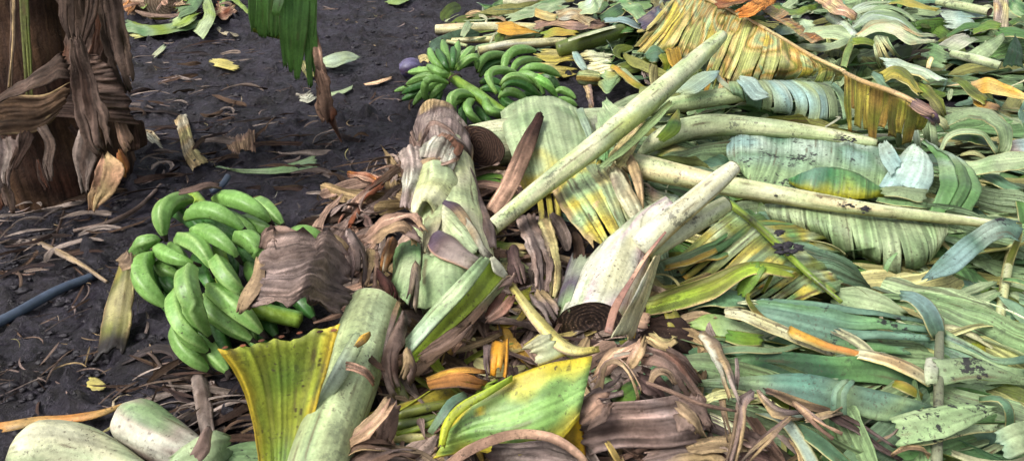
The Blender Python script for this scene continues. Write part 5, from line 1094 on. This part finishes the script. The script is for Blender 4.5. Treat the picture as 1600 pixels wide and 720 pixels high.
bl([(1570,228,14),(1590,218,15),(1620,215,14)], [(1575,238,13),(1592,240,13),(1620,242,12)], ['purple','grey','blue'], 'bluish grey leaf bit at the right edge beside the big hoop', 'clean')
# --- big orange leaf
r = leafroot(1200,90,'big orange and yellow torn leaf sloping across the top centre right')
MR = [(1040,2,20),(1085,-2,24),(1130,14,28),(1200,50,29),(1265,88,28),(1318,112,27)]
RIB[0] = tube('midrib', [(1060,-6,22,5),(1090,-6,25.5,6),(1130,11,28.6,6),(1200,48,29.4,6),(1265,86,28.5,6),(1320,112,27.6,6)], [(208,166,96),'tan','straw'], 'stalk', parent=r, sides=12)
oc = ['yell',(208,172,90),'sage','straw',(196,156,84),'olive',(214,190,120),(170,176,104)]
blade('leaf_blade', MR, [(968,98,5),(1045,98,6),(1090,116,8),(1150,140,10),(1240,130,14),(1316,126,20)], oc, 'worn', parent=r, vein='cross', tears=26, t0=.02, gap=.3, stripvar=.22, wav=1.1, edge='sage', ew=.2, Mid=[(1020,42,17),(1066,48,20),(1112,62,23),(1178,88,24),(1262,108,23),(1322,118,25)], step=.007, lenv=.22)
blade('leaf_blade', [(1130,30,24),(1180,60,25),(1230,85,24)], [(1095,160,8),(1150,150,8),(1200,150,10)], ['tan','gold','olive','sage'], 'worn', parent=r, vein='cross', tears=8, t0=.02, gap=.75, stripvar=.2)
blade('leaf_blade', [(1080,-8,26),(1140,-8,30),(1210,30,31),(1270,70,30)], [(1100,-18,22),(1160,-18,24),(1225,18,24),(1290,62,24)], ['orange','tan','yell'], 'worn', parent=r, vein='cross', tears=6, gap=.4)
rib('hanging_tongue', [(1036,85,14,16),(1042,98,12,14),(1040,112,8,8)], ['yell','lime'], 'clean', parent=r)
rib('hanging_tongue', [(1050,76,16,22),(1055,95,13,20),(1062,112,9,10)], ['gold','olive'], 'worn', parent=r)
r = leafroot(1400,190,'dull orange brown end of the big torn leaf with hanging olive panels')
RIB[0] = tube('midrib', [(1318,113,28,6),(1350,128,28.5,7),(1390,142,28.5,8),(1425,158,27.5,8),(1458,182,26,6)], [(206,164,96),'tan',(190,150,90)], 'stalk', parent=r, sides=12)
blade('leaf_blade', [(1318,115,26.5),(1360,133,27.5),(1405,152,27.5),(1452,182,25)], [(1322,206,8),(1358,222,8),(1398,236,8),(1432,222,12)], [(160,130,64),'olive',(160,150,66),(206,166,84),(140,124,56),(120,124,60)], 'worn', parent=r, vein='cross', tears=9, t0=.12, gap=.3, lenv=.4, stripvar=.25, wav=1.3, edge='rust', ew=.08, step=.008)
rib('curled_tip', [(1440,170,27,20),(1455,182,26,18),(1460,196,22,10)], ['orange','purple','rust'], 'worn', parent=r, crump=1.)
rib('curled_tip', [(1425,160,28,16),(1440,168,28,20),(1456,178,27,12)], ['pink','purple'], 'worn', parent=r)
# strips below the orange end
r = leafroot(1420,225,'cluster of pale vertical leaf ribbons under the orange brown leaf end')
for x, y in ((1398,200),(1412,205),(1428,208),(1442,196),(1455,204)):
    rib('ribbon', [(x,y-12,15,10),(x+4,y+8,13,11),(x+8,y+28,8,9)], ['sage','pale','ice'], 'clean', parent=r)
# --- the far leaf mass
r = leafroot(1420,60,'arched bundle of cream and pale green ribbons at the top right')
for C, c in (([(1340,60,20,8),(1365,42,24,20),(1395,42,25,24),(1424,62,23,20),(1462,62,20,12)], ['cream','pale','tan']), ([(1330,46,20,6),(1362,26,24,14),(1400,30,25,16),(1430,50,22,12),(1440,66,18,8)], ['pale','ice','sage']), ([(1345,26,20,6),(1380,14,24,12),(1412,24,24,12),(1432,44,20,8)], ['sage','pale']),
        ([(1320,28,18,8),(1350,12,22,16),(1390,6,22,12)], ['ice','pale'])):
    rib('ribbon', C, c, 'clean', parent=r, tears=3, t0=.1, gap=.1, arch=.8)
r = leafroot(1390,80,'pleated pale leaf roll with dark slits below the arched ribbon bundle')
blade('leaf_blade', [(1365,62,20),(1370,56,23),(1388,58,24)], [(1376,102,13),(1392,100,14),(1410,90,15)], ['pale','straw','sage'], 'worn', parent=r, vein='cross', tears=4, t0=.1, gap=.6, Mid=[(1366,80,21),(1378,76,22),(1396,74,22)])
rb([(1380,98,19,10),(1405,102,21,18),(1440,114,21,22),(1474,130,19,18)], ['pale','ice'], 'long pale strap lying across the middle of the top right heap', 'clean', tears=1)
bl([(1462,72,17),(1485,58,19),(1503,52,20)], [(1490,82,16),(1508,74,17),(1530,62,18)], ['pale','white','sage'], 'square pale leaf piece right of the arched ribbon bundle', 'clean')
bl([(1502,88,17),(1530,72,20),(1568,52,22)], [(1530,100,15),(1550,86,17),(1570,62,20)], ['pale','sage'], 'pale pointed leaf crossing above the whitish short stalk', 'clean')
tube('leaf_stalk', [(1488,84,19,12),(1525,93,20,14),(1562,103,20,13)], ['white','pale','rib'], 'stalk', 'short whitish stalk piece in the top right heap', 'leaf stalk', cut=(None, 'cutcream'), sides=16)
for x, w in ((1502,12),(1512,10),(1524,10)):
    pass
bl([(1450,70,20),(1465,70,21),(1482,76,21)], [(1448,104,17),(1462,106,17),(1478,106,17)], ['mid','sage'], 'rectangular dull green leaf panel in the top right heap', 'leaf')
rb([(1456,90,21,7),(1452,100,20,8),(1450,108,19,6)], ['pink','straw'], 'small tan patch on the rectangular dull green panel', 'dry')
bl([(1566,104,16),(1575,76,20),(1587,52,23)], [(1598,106,14),(1596,80,18),(1588,54,22)], ['deep',(40,70,36)], 'dark green triangular leaf standing near the top right edge', 'clean', tip=None)
bl([(1518,128,14),(1545,122,17),(1580,136,17),(1615,156,15)], [(1528,146,12),(1555,150,14),(1585,156,14),(1615,160,13)], ['straw','gold','tan'], 'tan yellow leaf near the right edge in the upper heap', 'leaf')
rb([(1490,122,16,6),(1515,138,17,16),(1540,160,15,12)], ['olive','moss','lime'], 'olive leaf left of the tan yellow one in the upper heap', 'leaf')
rb([(1520,160,13,6),(1540,166,14,12),(1560,172,12,8)], ['gold','pink'], 'gold bit under the tan yellow leaf in the upper heap', 'leaf')
rb([(1378,122,20,16),(1395,114,22,22),(1420,124,22,22),(1440,146,20,14)], ['olive','yell','moss'], 'olive arched leaf just above the orange brown leaf end', 'leaf', tears=1)
rb([(1430,132,18,12),(1450,148,19,22),(1468,170,17,20),(1474,184,13,8)], ['lime','olive','straw'], 'ragged yellow green leaf right of the olive arched one', 'worn', jag=.3)
rb([(1456,180,18,8),(1472,192,17,12),(1480,204,14,8)], ['straw','pale'], 'pale curved strip beyond the curled orange tip', 'clean')
rb([(1362,118,19,8),(1378,128,20,14),(1390,142,18,10)], ['teal','sage'], 'short teal strip tucked behind the orange leaf end', 'clean')
tube('leaf_stalk', [(1465,3,19,11),(1500,9,20,13),(1546,19,20,13)], ['cream','rib','pale'], 'stalk', 'thin cream stalk across the top right heap under the image top', 'leaf stalk', cut=(None, 'cutbrown'), sides=16)
bl([(1466,14,15),(1500,18,17),(1545,24,16)], [(1482,46,10),(1508,50,12),(1522,46,12)], ['ice','blue','pale'], 'flat bluish leaf panel under the thin cream stalk', 'clean', vein='along', tears=2, t0=.4)
bl([(1552,-6,22),(1562,-8,23),(1576,-6,22)], [(1552,34,15),(1562,42,15),(1576,44,15)], ['straw','grey','tan'], 'limp tan and grey folded blade by the end of the thin cream stalk', 'worn', vein='cross')
rb([(1385,2,19,10),(1420,6,21,11),(1465,16,18,5)], ['leafy','yell','lime'], 'bright green and yellow strip running into the thin cream stalk', 'clean')
rb([(1520,50,16,10),(1545,40,18,14),(1562,42,17,10)], ['lime','leafy'], 'lime green fold under the bluish panel', 'clean')
rb([(1480,56,15,6),(1505,44,17,10),(1530,42,16,8)], ['mid','leafy'], 'green strap below the flat bluish panel')
rb([(1560,52,17,12),(1585,50,18,16),(1612,58,16,12)], ['leafy','mid'], 'green leaf piece at the right edge above the dark triangle', 'clean')
rb([(1575,0,18,20),(1590,14,19,24),(1610,22,18,22)], ['sage','mid','deep'], 'sage leaf at the top right corner', 'leaf')
rb([(1578,38,18,8),(1595,30,19,10),(1612,28,18,8)], ['leafy','moss'], 'dark leaf margin near the top right corner', 'leaf')
bl([(1205,48,14),(1235,28,19),(1270,32,19)], [(1215,56,13),(1245,52,15),(1274,44,16)], ['ice','pale','blue'], 'smooth pale bluish leaf dome behind the big orange leaf', 'clean', arch=1.5)
rb([(1165,22,20,8),(1205,16,22,14),(1245,18,22,10),(1290,6,19,6)], ['leafy','lime','mid'], 'green glossy leaf strap above the pale bluish dome', 'clean')
rb([(1275,-8,24,20),(1300,8,25,26),(1320,20,24,18),(1335,30,21,8)], ['tan','pink','straw'], 'dry tan leaf tongue at the top edge above the pale stalk end', 'dry')
tube('leaf_stalk', [(1298,26,19,16),(1318,40,20,15),(1336,58,20,12)], ['white','ice','pale'], 'stalk', 'short pale stalk end pointing down right behind the big orange leaf', 'leaf stalk', sides=16)
rb([(1245,60,17,8),(1275,52,20,20),(1320,54,20,20),(1345,66,18,8)], ['sage','pale','leafy'], 'soft green leaf fold beside the short pale stalk end', 'clean')
rb([(1240,74,18,8),(1280,76,20,12),(1310,70,20,12),(1335,60,19,6)], ['pale','sage'], 'pale green strap just behind the ridge of the big orange leaf', 'clean')
rb([(1335,58,21,8),(1325,80,19,12),(1318,104,16,10)], ['sage','lime'], 'narrow green strap hanging down to the joint of the orange leaf', 'clean')
rb([(1332,66,22,10),(1352,66,22,12),(1372,72,20,10)], ['olive','lime'], 'olive loop above the dark hollow behind the orange leaf', 'clean')
rb([(1120,6,31,14),(1160,-2,33,22),(1205,-6,33,14)], ['orange','rust','tan'], 'rusty orange dry leaf curl at the top edge above the big orange leaf', 'dry', crump=1.)
rb([(1150,26,33,10),(1180,14,34,22),(1210,0,33,14)], ['orange',(210,130,60)], 'second rusty curl crossing the top edge right of the first', 'dry', crump=1.)
# --- upper centre heap
tube('split_stalk', [(872,78,9,22),(905,68,11,26),(940,58,12,26),(972,48,12,20)], ['moss',(106,126,54)], 'stalk', 'dark olive split leaf stalk lying beyond the far bunch', 'leaf stalk', sides=16, lump=.02)
rib('pale_edge', [(888,64,15,3),(925,52,16,5),(962,42,16,4)], ['cream','pale'], 'stem', label='pale cut edge along the top of the dark olive split stalk', cat='stalk edge')
for C, c, cut, l in (([(682,47,3,16),(720,45,4,17),(780,43,5,16),(850,44,5,14)], ['straw','cream','tan'], ('cutcream', None), 'pale straw stem piece farthest back behind the far bunch'),
    ([(706,64,3,9),(760,62,4,10),(835,56,5,9)], ['tan','straw','cream'], (None, None), 'thin tan stalk in the middle of the three behind the far bunch'),
    ([(748,80,5,13),(800,70,7,15),(860,66,8,13),(885,63,8,8)], ['cream','straw','white'], ('cutcream', None), 'nearest cream stalk just behind the far bunch'),
    ([(790,2,4,18),(815,3,5,20),(838,2,5,18)], ['white','cream','grey'], (None, 'cutcream'), 'short whitish stem piece at the top edge above the straw stem'),
    ([(672,68,2,6),(700,66,3,7),(730,72,3,5)], ['sage','straw'], (None, None), 'small dull stalk end left of the three stalks')):
    tube('cut_stalk', C, c, 'stem', l, 'leaf stalk', cut=cut, sides=16, cbot=(140,116,84))
rb([(722,58,8,6),(728,47,9,12),(734,36,9,12)], ['sage','pale'], 'small green leaf bit lying across the straw stem', 'clean')
bl([(776,36,11),(795,34,12),(815,42,11)], [(780,52,9),(800,56,9),(842,52,8)], ['gold','gold',(226,170,60)], 'bright orange yellow leaf piece on the straw stem', 'clean')
bl([(846,50,10),(870,44,12),(902,50,10)], [(850,58,9),(872,58,10),(900,58,9)], ['gold','yell','lime'], 'yellow leaf piece right of the bright orange yellow one', 'clean')
rb([(835,40,10,10),(870,36,11,14),(910,40,11,16),(950,36,10,10)], ['brown','pink','tan'], 'brown fibrous dry leaf beyond the yellow pieces', 'dry')
rb([(870,26,12,14),(895,22,13,20),(925,34,12,16)], ['white','tan','cream'], 'cream fibrous flake above the brown dry leaf', 'dry')
bl([(745,4,3),(765,10,4),(790,-6,4)], [(758,16,2),(772,14,3),(800,4,3)], ['sage','leafy','ice'], 'green leaf bit at the top edge left of the short whitish stem', 'clean')
rb([(795,30,6,6),(840,16,9,20),(880,4,10,24)], ['sage','pale','mid'], 'sage leaf strap slanting up to the top edge in the centre', 'leaf')
rb([(836,20,11,12),(855,26,12,14),(870,28,12,8)], ['straw','gold'], 'straw bit lying on the slanting sage strap', 'clean')
rb([(728,28,3,8),(745,22,4,10),(760,24,4,6),(790,32,4,4)], ['tan','brown'], 'dry brown twig strip left of the slanting sage strap', 'dry')
for C, c, l in (([(905,16,13,14),(925,10,15,26),(935,-4,14,20)], ['ice','pale','sage'], 'pale leaf piece at the top edge left of the dark green cluster'), ([(938,30,13,8),(965,18,16,18),(990,6,16,14)], ['mid','deep','leafy'], 'dark green glossy leaf in the cluster at the top centre'),
    ([(965,6,16,10),(990,14,18,20),(1006,32,16,20)], ['sage','mid'], 'sage curved leaf right in the cluster at the top centre'), ([(945,32,14,6),(975,34,15,10),(1005,44,13,8)], ['blue','purple'], 'bluish strap under the cluster at the top centre'),
    ([(1000,40,17,20),(1020,28,18,22),(1032,14,17,12)], ['blue','purple','grey'], 'blue grey crumpled leaf beside the first strips of the orange leaf'), ([(960,50,10,14),(975,42,14,22),(988,46,13,16)], ['mid','leafy'], 'folded green blade at the right end of the olive split stalk'),
    ([(995,50,12,4),(1012,44,18,5),(1035,20,22,5),(1052,0,22,4)], ['straw','yell'], 'thin yellow ribbon curving up beside the orange leaf'),
    ([(1010,92,10,14),(1022,84,13,24),(1034,92,11,20)], ['mid','teal'], 'dark green leaf bit hidden under the orange leaf ribbons'),
    ([(1034,112,7,14),(1046,104,9,14),(1058,108,7,8)], ['deep','mid'], 'dark green bit below the hanging tongues of the orange leaf')):
    rb(C, c, l, 'clean')
bl([(905,80,8),(925,78,11),(958,80,11)], [(925,118,6),(945,116,7),(968,112,7)], ['pale','cream','straw','white'], 'cream striped sheath piece in front of the olive split stalk', 'worn', tears=2, t0=.3)
rb([(898,80,8,10),(905,95,9,14),(916,110,7,10)], ['blue','ice'], 'bluish strip left of the cream striped sheath', 'clean')
bl([(842,78,5),(870,78,6),(896,80,6)], [(846,118,3),(872,120,3),(898,118,3)], ['straw','yell','sage'], 'yellow green blade with brown slits behind the far bunch', 'worn', tears=2)
tube('rolled_sheath', [(908,122,5,22),(920,122,6,24),(934,124,5,20)], ['straw','sage','gold'], 'fibre', 'small rolled yellowish sheath right of the far bunch', 'leaf sheath', sides=18, lump=.08)
bl([(940,108,8),(955,112,9),(985,110,7)], [(938,134,6),(950,146,6),(962,132,6)], ['mid','sage','yell'], 'green leaf bit with yellow spot beside the small rolled sheath', 'clean')
rb([(955,104,9,8),(975,118,11,9),(992,132,11,9),(1010,142,8,5)], ['gold','lime'], 'narrow golden strip curving down beside the cream striped sheath', 'clean')
rb([(968,110,8,10),(985,124,9,14),(998,134,8,10)], ['pale','sage'], 'pale strip behind the narrow golden one', 'clean')
dry([(918,134,4,14),(922,155,6,10),(926,175,8,7),(930,192,11,5)], ['pink','mauve','tan'], 'pinkish dry strip below the small rolled sheath')
dry([(1000,100,4,6),(1012,118,6,14),(1026,128,6,8)], ['grey','mauve'], 'grey wisp on the dark soil beneath the orange leaf')
# stalk area between the long leaning stalk and lower stalk
rb([(1010,235,8,18),(1045,240,10,24),(1085,242,9,16)], ['sage','straw','lime'], 'dull green sheath bit between the two thick pale stalks', 'leaf')
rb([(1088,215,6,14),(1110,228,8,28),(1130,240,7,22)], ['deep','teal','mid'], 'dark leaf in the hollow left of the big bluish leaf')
rb([(1100,250,8,20),(1125,256,9,28),(1150,270,8,16)], ['teal','deep'], 'dark teal leaf below that hollow')
bl([(1005,285,8),(1030,300,9),(1060,300,9)], [(1010,345,8),(1030,360,9),(1060,345,9)], ['ice','pale','pink'], 'pale bluish sheath piece left of the two prongs of the forked stem', 'stem', vein='along', arch=1.)
rb([(1015,330,10,10),(1028,345,11,16),(1020,370,10,14)], ['mauve','ice'], 'purple tinged scrap beside the pale bluish sheath piece', 'dry')
for i, (C, c) in enumerate((([(1040,300,8,10),(1075,306,9,18),(1110,318,8,12)], ['gold','olive','mid']), )):
    rb(C, c, 'yellow edged green blade under the lower pale stalk beside the prongs', 'worn')
rb([(1200,365,8,10),(1216,352,9,22),(1232,348,8,14)], ['sage','mid'], 'green torn end of blade under the muddy stalk', 'leaf')
for C, l in (([(1210,350,6,16),(1232,362,7,26),(1250,372,6,18)], 'mauve dry crumple in the gap under the muddy stalk'), ([(1262,345,6,14),(1280,352,7,20),(1300,368,6,16)], 'second mauve dry crumple right of the first under the muddy stalk'), ([(1060,420,5,14),(1090,408,6,26),(1120,412,6,20)], 'dry mauve leaf remains seen between the striped blades'), ([(1190,440,5,16),(1215,452,6,24),(1245,446,5,16)], 'dry brown remains in the gap below the tongue shaped flap')):
    dry(C, ['mauve','dk','brown'], l, crump=1.6)
# ------------------------------------------------------------------ daylight under a bright overcast sky
w = bpy.data.worlds.new('World'); SC.world = w; w.use_nodes = True
nt = w.node_tree; nt.nodes.clear()
sky = nt.nodes.new('ShaderNodeTexSky'); sky.sky_type = 'NISHITA'; sky.sun_disc = False
SD = Vector((-.55, -.28, .79)).normalized()   # towards the sun: from the left, a little behind the camera
EL, AZ = math.asin(SD.z), math.atan2(SD.x, SD.y)
sky.sun_elevation = EL; sky.sun_rotation = AZ; sky.dust_density = 6.; sky.air_density = 1.2; sky.ozone_density = 1.
bg = nt.nodes.new('ShaderNodeBackground'); bg.inputs[1].default_value = .14
hs = nt.nodes.new('ShaderNodeHueSaturation'); hs.inputs['Saturation'].default_value = .35
ou = nt.nodes.new('ShaderNodeOutputWorld')
nt.links.new(sky.outputs[0], hs.inputs['Color']); nt.links.new(hs.outputs[0], bg.inputs[0]); nt.links.new(bg.outputs[0], ou.inputs[0])
ld = bpy.data.lights.new('sun', 'SUN'); ld.energy = 1.6; ld.angle = R(22); ld.color = (1., .97, .92)
lo = bpy.data.objects.new('sun', ld); COL.objects.link(lo)
lo.rotation_euler = SD.to_track_quat('Z', 'Y').to_euler()
vs = SC.view_settings; vs.view_transform = 'Standard'; vs.look = 'None'; vs.exposure = .52; vs.gamma = 1
SC.render.resolution_x = 1024; SC.render.resolution_y = 460
